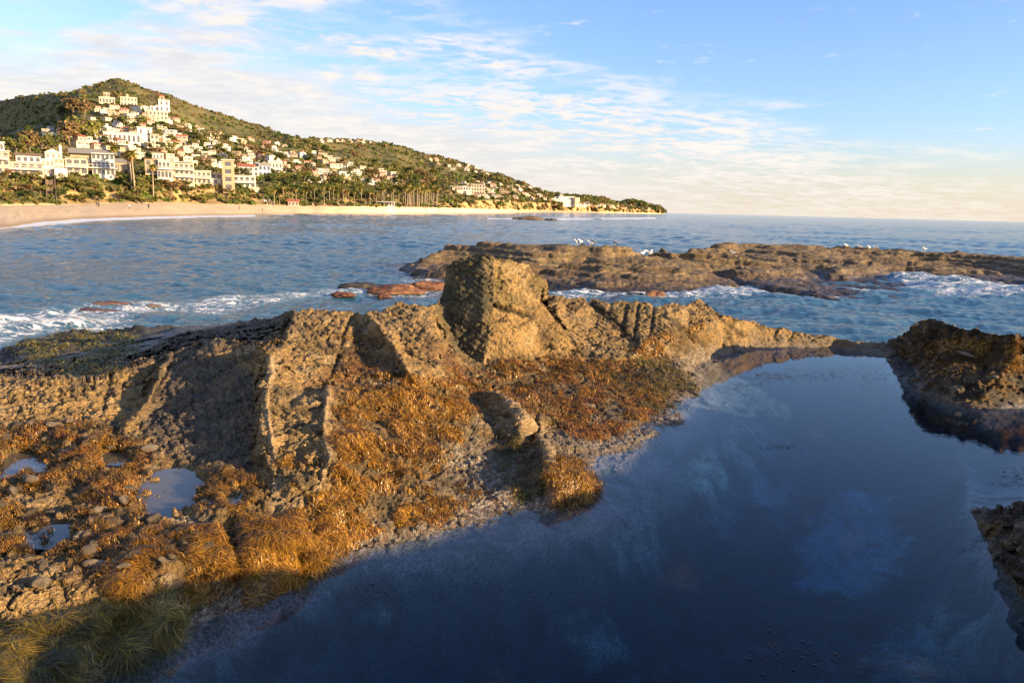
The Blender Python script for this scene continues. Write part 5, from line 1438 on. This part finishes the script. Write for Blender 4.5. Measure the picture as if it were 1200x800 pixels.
big_house(92, 206, 22, 'cream house with open pale balconies left of the grey roofed house', [(0, 1, 0, 7.4, 1, 7, 'cream', (3, 2, .75))], [('flat', 0, 1, 7.4, 1, 7, 'grey', .3)], [(0, 1, 3.6, 1), (0, .6, .4, 1)])
big_house(112, 207, 46, 'long grey roofed house with three floors of tall dark windows', [(0, .55, 2.2, 9.4, 0, 9, 'tan', (2, 1, .3)), (.46, .96, 0, 10, -.9, 9.5, 'white', (5, 3, .68))], [('x', 0, 1, 9.4, -1.2, 11, 'grey', 2.6)], [(.3, 1.02, 3.6, -.9)])
big_house(146, 205, 18, 'small shaded house with a dark slanting roof behind the palms', [(0, 1, 0, 5, 0, 7, 'tan', (3, 1, .6))], [('x', 0, 1, 5, 0, 7, 'grey', 2)])
big_house(187, 211, 28, 'white stilted house on two tall pale concrete columns above the beach', [(0, .55, 2, 9.5, 1, 8, 'tan', (2, 2, .5)), (.45, 1, .2, 4.8, -1.5, 9, 'white', (4, 1, .75)), (.5, .95, 4.8, 9, 0, 7, 'white', (3, 1, .7)), (.3, .7, 9.5, 12, 2, 5, 'white', (3, 1, .5))],
          [('flat', .45, 1, 4.8, -1.6, 1.5, 'pale', .3), ('flat', .5, .95, 9, 0, 7, 'pale', .3), ('flat', 0, .55, 9.5, 1, 8, 'brown', .3), ('flat', .3, .7, 12, 2, 5, 'pale', .3)], [(.45, 1.05, 5.1, -1.5)], [(.42, -11, .2, -1.0, .55), (.96, -11, .2, -1.0, .55), (.42, -11, .2, 4.5, .45), (.96, -11, .2, 4.5, .45)])
big_house(213, 214, 30, 'pinkish apartment block with pale balconies at the top of the bare ochre bluff', [(0, .3, 0, 9.5, 0, 9, 'pink', None), (.3, 1, -1, 9.2, .4, 9, 'cream', (4, 3, .62))], [('flat', 0, 1, 9.5, 0, 9, 'pale', .3)], [(.32, .98, 2.6, .4), (.32, .98, 6, .4)])
big_house(238, 217, 20, 'low cream row house with a roof terrace right of the pinkish block', [(0, 1, 0, 6.8, 0, 8, 'cream', (4, 2, .6))], [('flat', 0, 1, 6.8, 0, 8, 'pale', .3)], [(0, 1, 3.4, 0)])
big_house(254, 224, 22, 'bright white house low on the bluff left of the tan tower house', [(0, 1, -2, 6, 0, 8, 'white', (3, 2, .4)), (0, .8, 6, 9, 2, 6, 'cream', (3, 1, .6))], [('flat', 0, 1, 6, 0, 2, 'pale', .3), ('flat', 0, .8, 9, 2, 6, 'pale', .3)])
big_house(269, 224, 13, 'tall tan tower house with two dark square windows', [(0, 1, -2, 15.5, 0, 8, 'tan', (1, 4, .5))], [('flat', 0, 1, 15.5, 0, 8, 'pale', .35)])
big_house(287, 222, 24, 'white house with a terrace at the head of the long beach stairway', [(0, 1, 0, 7, 0, 8, 'white', (4, 2, .6)), (.5, 1.15, -3, 1, -2, 4, 'cream', None)], [('flat', 0, 1, 7, 0, 8, 'pale', .3)], [(.1, 1, 3.4, 0)])
big_house(293, 207, 22, 'white house with a long red tiled roof above the beach stairway', [(0, 1, 0, 6, 0, 9, 'white', (4, 2, .5))], [('x', 0, .8, 6, 0, 9, 'red', 2.2), ('flat', .8, 1, 6, 0, 9, 'pale', .3)], group='larger hillside houses')
big_house(311, 208, 13, 'pale blue gabled house left of the white twin gabled house', [(0, 1, 0, 8, 0, 9, 'blue', (3, 2, .5))], [('y', 0, 1, 8, 0, 9, 'grey', 2.6)], group='larger hillside houses')
big_house(324, 207, 15, 'white twin gabled house beside the pale blue house', [(0, 1, 0, 9, 0, 9, 'white', (4, 2, .4))], [('y', 0, .5, 9, 0, 9, 'pale', 3), ('y', .5, 1, 9, 0, 9, 'pale', 3)], group='larger hillside houses')
big_house(190, 141, 26, 'large white villa with a cube tower high on the left hill', [(0, .9, 0, 8, 0, 12, 'cream', (6, 2, .5)), (.55, 1, 8, 19, 2, 9, 'white', (2, 2, .3)), (.2, .55, 8, 13, 3, 8, 'white', (2, 1, .4)), (.6, .8, 19, 23, 4, 5, 'tan', (1, 1, .4))], [('flat', 0, .9, 8, 0, 2.9, 'pale', .4), ('flat', .55, 1, 19, 2, 9, 'pale', .4), ('x', .6, .8, 23, 4, 5, 'red', 1.6)], group='larger hillside houses', tmin=3.5)
big_house(132, 123, 16, 'flat topped cream villa highest on the left shoulder of the hill', [(0, 1, 0, 7, 0, 10, 'cream', (5, 1, .6)), (.3, .7, 7, 12, 2, 8, 'tan', (2, 1, .5))], [('flat', 0, 1, 7, 0, 10, 'pale', .4), ('flat', .3, .7, 12, 2, 8, 'pale', .4)], group='larger hillside houses', tmin=3.5)
big_house(157, 125, 17, 'wide cream villa with a small roof turret right of the highest villa', [(0, 1, 0, 9, 0, 10, 'cream', (5, 2, .45)), (.35, .5, 9, 13, 3, 4, 'tan', None)], [('flat', 0, 1, 9, 0, 10, 'pale', .4)], group='larger hillside houses', tmin=3.5)
big_house(177, 173, 22, 'bright white cube house in the middle of the left hillside', [(0, .7, 0, 12, 0, 10, 'white', (2, 2, .25)), (.6, 1, 0, 8, -1.5, 10, 'cream', (2, 2, .6))], [('flat', 0, .7, 12, 0, 10, 'pale', .4), ('flat', .6, 1, 8, -1.5, 10, 'brown', .4)], group='larger hillside houses', tmin=3)
big_house(148, 170, 38, 'long low white house beside the bright cube house', [(0, 1, 0, 7, 0, 9, 'white', (8, 1, .5))], [('flat', 0, 1, 7, 0, 9, 'pale', .4)], group='larger hillside houses', tmin=3)
big_house(656, 239.5, 42, 'long white hotel block on the far bluff near the end of the bay', [(0, 1, 0, 10, 0, 14, 'white', (14, 3, .5)), (.5, 1.0, 10, 15, 4, 10, 'white', (7, 1, .5)), (.92, 1.06, 0, 14, -6, 14, 'cream', (2, 4, .5))], [('flat', 0, .5, 10, 0, 14, 'pale', .5), ('flat', .5, 1, 15, 4, 10, 'pale', .5)], rot=.55, name='hotel', cat='hotel', group='large far buildings')
big_house(548, 228, 40, 'large white apartment building on the bluff right of the palm stand', [(0, .6, 0, 8, 0, 14, 'white', (8, 2, .5)), (.6, 1, -4, 11, 2, 14, 'cream', (5, 3, .5))], [('flat', 0, .6, 8, 0, 14, 'pale', .5), ('flat', .6, 1, 11, 2, 14, 'pale', .5)], name='apartment_building', cat='building', group='large far buildings')
big_house(344, 242, 12, 'small red roofed hut at the back of the beach under the palms', [(0, 1, 0, 2.6, 0, 4, 'pink', (3, 1, .5))], [('x', 0, 1, 2.6, 0, 4, 'red', 1.3)], name='beach_hut', cat='hut', group='beach huts', tmin=1.9)
big_house(452, 242.6, 20, 'pale low beach building with a wide white awning under the palms', [(0, 1, 0, 3, 0, 5, 'white', (6, 1, .6))], [('flat', -.05, 1.05, 3, -2.2, 7, 'pale', .3)], name='beach_hut', cat='hut', group='beach huts', tmin=1.9)
# stairways down to the beach
def stairway(name, x0, y0p, x1, y1p, w, mat, label, rail=True, n=16):
    a = np.array(coast_at(x0, y0p, 2.0)); b_ = np.array(coast_at(x1, y1p, 1.85)); b_[2] = max(b_[2], SEA + 1.2)
    d_ = b_ - a; L_ = math.hypot(d_[0], d_[1]) + 1e-6; ux = d_[:2] / L_; sx_ = np.array((-ux[1], ux[0]))
    root = empty(name, tuple(a), math.atan2(ux[1], ux[0])); tag(root, label, 'stairway', 'stairways to the beach')
    v, f = boxes([(L_ * k / n, L_ * (k + 1) / n - .001, -w / 2, w / 2, d_[2] * (k + 1) / n - .5, d_[2] * (k + 1) / n + .12) for k in range(n)]); mesh_np('steps', v, f, [mat], smooth_sh=False, parent=root)
    for s_ in (-1, 1):
        v, f = tube([(0, s_ * (w / 2 + .1), 1.1), (L_, s_ * (w / 2 + .1), d_[2] + 1.1)], [.09, .09], 6); v2, f2 = tube([(0, s_ * (w / 2 + .1), .1), (L_, s_ * (w / 2 + .1), d_[2] + .1)], [.2, .2], 6)
        ps = [(v, f), (v2, f2)]
        for q in range(7): ps.append(tube([(L_ * q / 6, s_ * (w / 2 + .1), d_[2] * q / 6 - 1.5), (L_ * q / 6, s_ * (w / 2 + .1), d_[2] * q / 6 + 1.1)], [.08, .08], 5))
        v, f = join(ps); mesh_np('railing', v, f, [mat], smooth_sh=False, parent=root)
stairway('stairway', 298, 220, 316, 241.5, 1.8, mconc, 'long pale stairway slanting down the bluff to the beach')
stairway('stairway', 152, 228, 164, 239, 1.4, mwood, 'brown wooden stair ramp below the pair of tall palms')
stairway('stairway', 60.5, 210, 60.5, 239.6, 2.2, mwood, 'dark wooden staircase straight down the bluff below the white gabled house')

# ---- people on the beach, gulls on the reef
def skin_mesh(name, joints, edges, sub=1):
    me = bpy.data.meshes.new(name); me.from_pydata([j[0] for j in joints], edges, []); me.update()
    o = bpy.data.objects.new(name, me); C.objects.link(o)
    md = o.modifiers.new('s', 'SKIN')
    for v_, j in zip(me.skin_vertices[0].data, joints): v_.radius = (j[1], j[1])
    me.skin_vertices[0].data[0].use_root = True
    sd_ = o.modifiers.new('d', 'SUBSURF'); sd_.levels = sub; sd_.render_levels = sub
    dg = bpy.context.evaluated_depsgraph_get(); ev = o.evaluated_get(dg)
    nm = bpy.data.meshes.new_from_object(ev); bpy.data.objects.remove(o); bpy.data.meshes.remove(me)
    nm.name = name
    for p in nm.polygons: p.use_smooth = True
    return nm
mskin = simple('skin', (.42, .25, .17), .6, .05); mdark = simple('dark_clothing', (.05, .05, .065), .9, .2); mlight = simple('light_shirt', (.55, .53, .5), .9, .1); mhair = simple('hair', (.05, .035, .025), .8, .2)
def person_mesh(st, top):
    J = [((0, 0, .95), .14), ((0, 0, 1.18), .13), ((0, 0, 1.42), .15), ((0, .0, 1.52), .06), ((0, .02, 1.64), .105), ((0, .02, 1.72), .07),
         ((.18, 0, 1.42), .06), ((.25, .02, 1.15), .05), ((.26, .12, .92), .04), ((-.18, 0, 1.42), .06), ((-.25, .02, 1.15), .05), ((-.26, .1, .92), .04),
         ((.1, 0, .88), .10), ((.1, .14 * st, .5), .075), ((.1, .1 * st - .06, .06), .05), ((.1, .1 * st + .12, .03), .04), ((-.1, 0, .88), .10), ((-.1, -.14 * st, .5), .075), ((-.1, -.28 * st, .06), .05), ((-.1, -.28 * st + .16, .03), .04)]
    E_ = [(0, 1), (1, 2), (2, 3), (3, 4), (4, 5), (2, 6), (6, 7), (7, 8), (2, 9), (9, 10), (10, 11), (0, 12), (12, 13), (13, 14), (14, 15), (0, 16), (16, 17), (17, 18), (18, 19)]
    me = skin_mesh('person', J, E_)
    for m in (top, mdark, mskin, mhair): me.materials.append(m)
    for p in me.polygons:
        c = p.center
        p.material_index = 3 if c.z > 1.68 or (c.z > 1.58 and c.y < 0) else 2 if c.z > 1.5 or (abs(c.x) > .2 and c.z < 1.15) or c.z < .35 else 0 if c.z > .98 else 1
    return me
pm_ = [person_mesh(1, mdark), person_mesh(.6, mlight)]
for px, py, k, rz, lab in [(113, 243.4, 0, 1.2, 'person in dark clothes walking on the beach, left one of the close pair'), (115.4, 245.6, 0, 1.0, 'person in dark clothes nearer the water, right one of the close pair'), (151.5, 247, 1, 1.4, 'person in a light top walking alone on the sand below the wooden stair ramp'),
                           (174, 247, 0, .2, 'person standing alone on the sand below the white stilted house'), (280, 247.6, 0, 2.0, 'person on the beach below the tan tower house'), (366.5, 243.4, 1, 1.2, 'small distant person at the back of the beach by the palms'), (308, 248.6, 1, 2.8, 'small person close to the water below the pale stairway')]:
    x, y, z = coast_at(px, py, 1.0)
    o = bpy.data.objects.new('person', pm_[k]); C.objects.link(o); o.location = (x, y, z); o.rotation_euler = (0, 0, rz); o.scale = (1.05,) * 3
    tag(o, lab, 'person', 'people on the beach')
mgw = simple('white_feathers', (.82, .80, .77), .8, .05); mgg = simple('grey_feathers', (.30, .31, .33), .8, .1); mgb = simple('bill_yellow', (.55, .33, .06), .5, .1)
def gull_mesh(dark):
    J = [((0, -.05, .24), .105), ((0, .07, .27), .10), ((0, .15, .33), .05), ((0, .18, .40), .048), ((0, .22, .405), .03), ((0, .275, .395), .010), ((0, -.17, .235), .07), ((0, -.30, .215), .02),
         ((.035, .0, .16), .02), ((.035, .0, .07), .009), ((.035, .0, .0), .009), ((.035, .05, -.005), .012), ((-.035, .0, .16), .02), ((-.035, .0, .07), .009), ((-.035, .0, .0), .009), ((-.035, .05, -.005), .012)]
    me = skin_mesh('gull', J, [(0, 1), (1, 2), (2, 3), (3, 4), (4, 5), (0, 6), (6, 7), (0, 8), (8, 9), (9, 10), (10, 11), (0, 12), (12, 13), (13, 14), (14, 15)])
    for m in (mgg if dark else mgw, mgg, mgb): me.materials.append(m)
    for p in me.polygons:
        c = p.center
        p.material_index = 2 if c.z < .14 or c.y > .245 else 1 if (c.y < .06 and c.z > .255) or c.y < -.2 else 0
    return me
gm = [gull_mesh(False), gull_mesh(True)]
def on_reef(px, py):
    best = None
    for r in np.arange(40, 100, .12):
        x, y, z = PR(px, py, r); zr = reef_z(x, y)
        if z <= zr: return x, y, zr
        if best is None or z - zr < best[0]: best = (z - zr, x, y, zr)
    return best[1:]
for px, py, k, rz, lab in [(676, 286, 0, 2, 'white gull at the left end of the bird row on the central reef rock'), (680, 285.2, 0, 2.3, 'white gull close beside the leftmost gull'), (691.5, 289.4, 0, 1.2, 'white gull standing lower down the reef slope in front of the others'), (695, 286, 1, .5, 'grey gull next to the pair of white gulls on the reef top'),
    (721, 287.5, 1, 1, 'dark grey gull alone between the left gulls and the middle pair'), (754, 289, 0, -1, 'white gull of the middle pair on the reef top, left one'), (763, 289, 0, -.5, 'white gull of the middle pair on the reef top, right one'), (760.5, 299, 0, 1.5, 'small white gull on the sunlit reef slope below the middle pair'),
    (858, 299.5, 0, 1.2, 'white gull by the little lagoon in the middle of the reef'), (991, 290.5, 0, 1.8, 'white gull on the long flat reef rock, left end of its row'), (1007, 292, 0, 1.2, 'white gull on the flat reef rock, second of its row'), (1018, 293, 0, 2.2, 'white gull on the flat reef rock, left bird of a close pair'),
    (1025.5, 293.3, 0, 1.0, 'white gull on the flat reef rock, right bird of a close pair'), (1083, 294, 0, 1.7, 'lone white gull farthest to the right on the flat reef rock')]:
    x, y, z = on_reef(px, py)
    o = bpy.data.objects.new('gull', gm[k]); C.objects.link(o); o.location = (x, y, z + .02); o.rotation_euler = (0, 0, rz); o.scale = (.95,) * 3
    tag(o, lab, 'gull', 'gulls on the reef')
# ------------------------------------------------------------------ seaweed on the shore
mweed, t, b, o = material('rockweed')
c = t.attr('tint'); t.link(c, b.inputs['Base Color']); b.inputs['Roughness'].default_value = .34; b.inputs['Specular IOR Level'].default_value = .5
tl = t.new('ShaderNodeBsdfTranslucent'); t.link(c, tl.inputs['Color'])
mx = t.new('ShaderNodeMixShader'); mx.inputs[0].default_value = .28; t.link(b.outputs[0], mx.inputs[1]); t.link(tl.outputs[0], mx.inputs[2]); t.link(mx.outputs[0], o.inputs['Surface'])
x, y, z = SX3, SY3, SZ3
GOLD = [(.30, .15, .016), (.13, .062, .010), (.38, .205, .026), (.22, .10, .012), (.075, .04, .009)]
OLIVE = [(.13, .095, .016), (.09, .072, .013), (.17, .115, .018), (.06, .052, .012), (.04, .032, .010)]
RUST = [(.24, .10, .015), (.12, .05, .012), (.30, .15, .02), (.17, .10, .016), (.06, .03, .010)]
DUSK = [(.19, .14, .022), (.14, .105, .018), (.24, .165, .025), (.09, .075, .015), (.06, .05, .012)]
MOSS = [(.20, .17, .03), (.15, .13, .025), (.25, .20, .04), (.10, .09, .02), (.07, .06, .015)]
#        density, length, lift, palette
WEED = dict(k1=(3.2, .15, .014, DUSK), k2=(3.2, .12, .026, GOLD), k3=(3.4, .14, .028, GOLD), k4=(3.0, .11, .026, GOLD), k5=(1.4, .09, .032, GOLD), k6=(1.7, .10, .035, RUST), k7=(1.7, .12, .03, OLIVE),
            k8=(2.2, .10, .04, GOLD), k9=(1.5, .10, .025, OLIVE), k10=(1.25, .055, .028, RUST), k11=(1.5, .20, .05, MOSS), k12=(1.1, .09, .035, GOLD), k13=(1.6, .12, .03, GOLD), k14=(1.1, .09, .035, RUST), k15=(.9, .07, .028, GOLD), k16=(.7, .05, .018, RUST), k17=(1.0, .06, .025, RUST), k18=(.9, .06, .025, GOLD))
def weed(keys, label, seed):
    g = np.random.default_rng(seed)
    Vs = []; Cs = []
    nf = V0.shape[1]
    cell = np.abs(np.gradient(pxs[:, :nf], axis=0) * np.gradient(pys[:, :nf], axis=1))
    clump = fbm(x[:, :nf] * 3.2, y[:, :nf] * 3.2, z[:, :nf] * 3.2, 3, 900 + seed)
    for kk_ in keys:
        dens, Ls, lift, pal = WEED[kk_]
        m = kmask[kk_][:, :nf] * ((z[:, :nf] > -.03) | (kk_ == 'k11')) * (pys[:, :nf] < 870)
        thr = smooth(.55 - KDENS[kk_] * 1.1, .75 - KDENS[kk_] * 1.1, clump) if KDENS[kk_] < .95 else 1
        if kk_ in ('k10', 'k15'): thr = thr * (1 - pud[:, :nf])
        pr = (m * thr * cell * dens).ravel(); n = int(pr.sum())
        if n < 5: continue
        ids = g.choice(pr.size, n, p=pr / pr.sum())
        I, J = np.unravel_index(ids, m.shape)
        p = V[I, J] + g.normal(size=(n, 3)) * np.array((.012, .012, 0)); nrm = Nsm[I, J]
        flow = -nrm[:, :2] * 1.6 + np.stack([vnoise(p[:, 0] * 7, p[:, 1] * 7, p[:, 2] * 7, 910), vnoise(p[:, 0] * 7 + 50, p[:, 1] * 7, p[:, 2] * 7, 911)], 1) * 1.1 + np.array((.12, -.22))
        flow += g.normal(size=(n, 2)) * .3
        d = np.concatenate([flow, np.zeros((n, 1))], 1); d -= nrm * (d * nrm).sum(1, keepdims=True); d /= np.linalg.norm(d, axis=1, keepdims=True) + 1e-9
        sd = np.cross(d, nrm)
        rr_ = np.hypot(p[:, 0], p[:, 1])
        Ln = Ls * g.uniform(.5, 1.25, n); wd = np.maximum(.0018, rr_ * .00042) * g.uniform(.6, 1.5, n)
        lf = lift * g.uniform(.3, 1.3, n); bend = g.normal(size=n) * .38; wig = g.normal(size=n) * .12; wph = g.uniform(0, 6.28, n)
        rows = []
        for q in range(6):
            s_ = q / 5
            h = lf * np.sin(math.pi * min(1, s_ * .95)) + .004
            cpos = p + d * (Ln * s_)[:, None] + sd * (Ln * (bend * s_ * s_ + wig * np.sin(s_ * 7 + wph) * s_))[:, None] + nrm * h[:, None]
            cpos[:, 2] -= Ln * .18 * s_ * s_
            w_ = wd * (1 - .75 * s_ ** 2)
            tw = nrm * (.35 * np.sin(q * 1.3 + bend * 9))[:, None]
            rows.append(np.stack([cpos - (sd + tw) * w_[:, None], cpos + (sd + tw) * w_[:, None]], 1))
        rows = np.stack(rows, 1)
        Vs.append(rows.reshape(n, 12, 3))
        pn = vnoise(p[:, 0] * 6, p[:, 1] * 6, p[:, 2] * 6, 930) * 2.2 + vnoise(p[:, 0] * 1.7, p[:, 1] * 1.7, p[:, 2], 931) * 1.2 + g.normal(size=n) * .8 + 2
        ci = np.array(pal)[np.clip(np.round(pn), 0, 4).astype(int)] * g.uniform(.6, 1.4, (n, 1)) * (.8 + .5 * smooth(-.5, .6, clump[I, J]))[:, None]
        Cs.append(np.repeat(ci[:, None], 12, 1))
    A = np.concatenate(Vs); n = len(A); cols = np.concatenate(Cs)
    base = np.array([(2 * q, 2 * q + 1, 2 * q + 3, 2 * q + 2) for q in range(5)])
    Fc = (np.arange(n)[:, None, None] * 12 + base[None]).reshape(-1, 4)
    stuff(mesh_np('seaweed', A.reshape(-1, 3), Fc, [mweed], cols={'tint': cols.reshape(-1, 3)}), label, 'seaweed')
N3 = normals(V); N3[:, :nv_] = np.where((jj_ > lastv[:, None] - 2)[..., None], N[:, :nv_], N3[:, :nv_])
Nsm = np.stack([blur(blur(N3[..., k_], 7, 0), 7, 1) for k_ in range(3)], -1); Nsm /= np.linalg.norm(Nsm, axis=-1, keepdims=True)
weed(['k2', 'k3', 'k4', 'k8'], 'long golden seaweed hanging over the rocks at the edge of the pool', 1)
weed(['k1', 'k7', 'k9', 'k11', 'k13'], 'dark olive seaweed lying in the shaded hollows and on the low shelf', 2)
weed(['k5', 'k6', 'k12', 'k14', 'k16', 'k15', 'k10', 'k17', 'k18'], 'short orange and rust seaweed tufts growing between the rock slabs', 3)

# ---- bits of weed floating on the pool
def floaters():
    g = np.random.default_rng(8); Vs = []; Cs = []
    for (px, py, sx_, sy_, n, big) in [(905, 441, 46, 4, 150, 1), (880, 450, 22, 3, 50, .8), (960, 440, 30, 5, 50, .8), (882, 420, 16, 3, 36, .9), (1025, 441, 22, 6, 45, .8), (860, 458, 16, 4, 22, .8), (910, 523, 16, 3, 34, .7), (1195, 505, 16, 14, 50, .9), (1190, 560, 18, 10, 60, .9), (835, 478, 12, 3, 14, .7),
                                       (940, 762, 50, 26, 60, .6), (720, 615, 60, 18, 40, .5), (560, 690, 70, 8, 30, .5), (430, 690, 60, 14, 30, .5), (1150, 632, 20, 12, 30, .6)]:
        for _ in range(n):
            q = P(px + g.normal() * sx_ * .6, py + g.normal() * sy_ * .6, .004)
            a = g.uniform(0, 6.28); L_ = g.uniform(.012, .05) * big * (1 + .04 * q[1]); w_ = g.uniform(.0015, .005) * (1 + .04 * q[1])
            d_ = np.array((math.cos(a), math.sin(a))); s_ = np.array((-d_[1], d_[0])); c0 = np.array(q[:2]); bend = g.normal() * .3 * L_
            pts = [c0 - d_ * L_, c0 + s_ * bend, c0 + d_ * L_]
            for k_, p_ in enumerate(pts):
                ww_ = w_ * (1 if k_ == 1 else .35)
                Vs += [(p_[0] - s_[0] * ww_, p_[1] - s_[1] * ww_, .005 + .004 * (k_ == 1)), (p_[0] + s_[0] * ww_, p_[1] + s_[1] * ww_, .006)]
            Cs += [np.array([(.055, .04, .015), (.09, .05, .018), (.035, .028, .014)][g.integers(0, 3)]) * g.uniform(.7, 1.4)] * 6
    n = len(Vs) // 6; base = np.array([(0, 1, 3, 2), (2, 3, 5, 4)])
    stuff(mesh_np('floating_seaweed', np.array(Vs), (np.arange(n)[:, None, None] * 6 + base[None]).reshape(-1, 4), [mweed], cols={'tint': np.array(Cs)}), 'small dark scraps of seaweed drifting on the still pool', 'seaweed')
floaters()

# ---- loose stones on the flat
def at(px, py):
    """the shore surface at a picture point"""
    nf = V0.shape[1]
    i = int(np.argmin(np.abs(cx_ - px))); j = int(np.argmin(np.abs(pys[i, :nf] - py)))
    return V[i, j]
SPROT = []
def stone(px, py, sz, k, label, group, asp=(1, .8, .7), rz=None):
    p = at(px, py)
    g = random.Random(int(px * 7 + py))
    while len(SPROT) <= k:
        kk_ = len(SPROT)
        colr = [((.44, .33, .21), (.30, .22, .13)), ((.22, .17, .11), (.33, .25, .16)), ((.50, .41, .29), (.40, .30, .20)), ((.27, .20, .12), (.19, .14, .085))][kk_ % 4]
        SPROT.append([lump_rock('stone', (0, 0, 0), (1, .8, .7), 40 + kk_, colr, label, 'stone', group, ICO3, mrock, .20, 0, .1), False])
    o, used = SPROT[k]
    if used: o = o.copy(); C.objects.link(o)
    SPROT[k][1] = True
    o.location = (p[0], p[1], p[2] + sz * .15); o.scale = tuple(sz * a for a in asp); o.rotation_euler = (g.uniform(-.3, .3), g.uniform(-.3, .3), g.uniform(0, 6) if rz is None else rz)
    tag(o, label, 'stone', group)
for px, py, sz, k, lab, asp in [(94, 636, .085, 2, 'pale upright oval stone standing among seaweed near the small puddles', (.8, .8, 1.25)), (203, 687, .075, 3, 'smooth olive grey stone half buried in golden seaweed', (1, .9, .8)), (36, 570, .10, 2, 'big pale lumpy stone between two small puddles at far left', (1, .8, .8)),
                                 (63, 600, .085, 0, 'rounded tan stone beside the middle puddle at the left', (1, .9, .7)), (122, 706, .05, 3, 'small grey upright stone at the edge of the shaded seaweed', (.7, .7, 1.3)), (280, 695, .06, 2, 'pale stone by the pool edge at the foot of the seaweed mound', (1.1, .8, .7)),
                                 (112, 664, .075, 2, 'pale angular stone leaning out of the seaweed flat', (1.1, .7, .9)), (146, 672, .07, 2, 'flat cream stone lying in golden seaweed', (1.2, .8, .5)), (1075, 417, .09, 2, 'white flat stone low on the right outcrop', (1.3, .8, .5)), (1131, 417, .12, 2, 'white stone on the dark weedy face of the right outcrop', (1.3, .8, .6)),
                                 (1162, 441, .10, 2, 'pale grey stone near the right end of the outcrop face', (1.2, .9, .7)), (1180, 596, .05, 3, 'small stone on top of the wet rock at the lower right', (1, 1, .7))]:
    stone(px, py, sz, k, lab, 'loose stones', asp)
for i, (px, py) in enumerate(fill([(-20, 480), (110, 480), (175, 520), (260, 575), (262, 640), (150, 700), (-20, 680)], 90, 7.5, 77)):
    k = i % 4
    stone(px, py, random.uniform(.03, .075) * (1.25 if py < 560 else 1), k, ['tan rounded stone lying among seaweed on the left flat', 'dark brown stone lying among seaweed on the left flat', 'pale cream stone lying among seaweed on the left flat', 'brownish grey stone lying among seaweed on the left flat'][k], ['tan stones on the left flat', 'dark stones on the left flat', 'pale stones on the left flat', 'brownish grey stones on the left flat'][k], (1, random.uniform(.6, 1), random.uniform(.5, .9)))
for i, (px, py) in enumerate(fill([(205, 740), (240, 690), (330, 660), (345, 680), (300, 706), (240, 728)], 14, 7, 78) + fill([(390, 650), (440, 610), (520, 590), (600, 600), (500, 625)], 14, 9, 79)):
    stone(px, py, random.uniform(.025, .05), 3 if i % 3 else 2, ('brownish grey' if i % 3 else 'pale') + ' pebble on the gravel strip at the edge of the pool', ('brownish grey' if i % 3 else 'pale') + ' pebbles at the pool edge', (1, .8, .7))
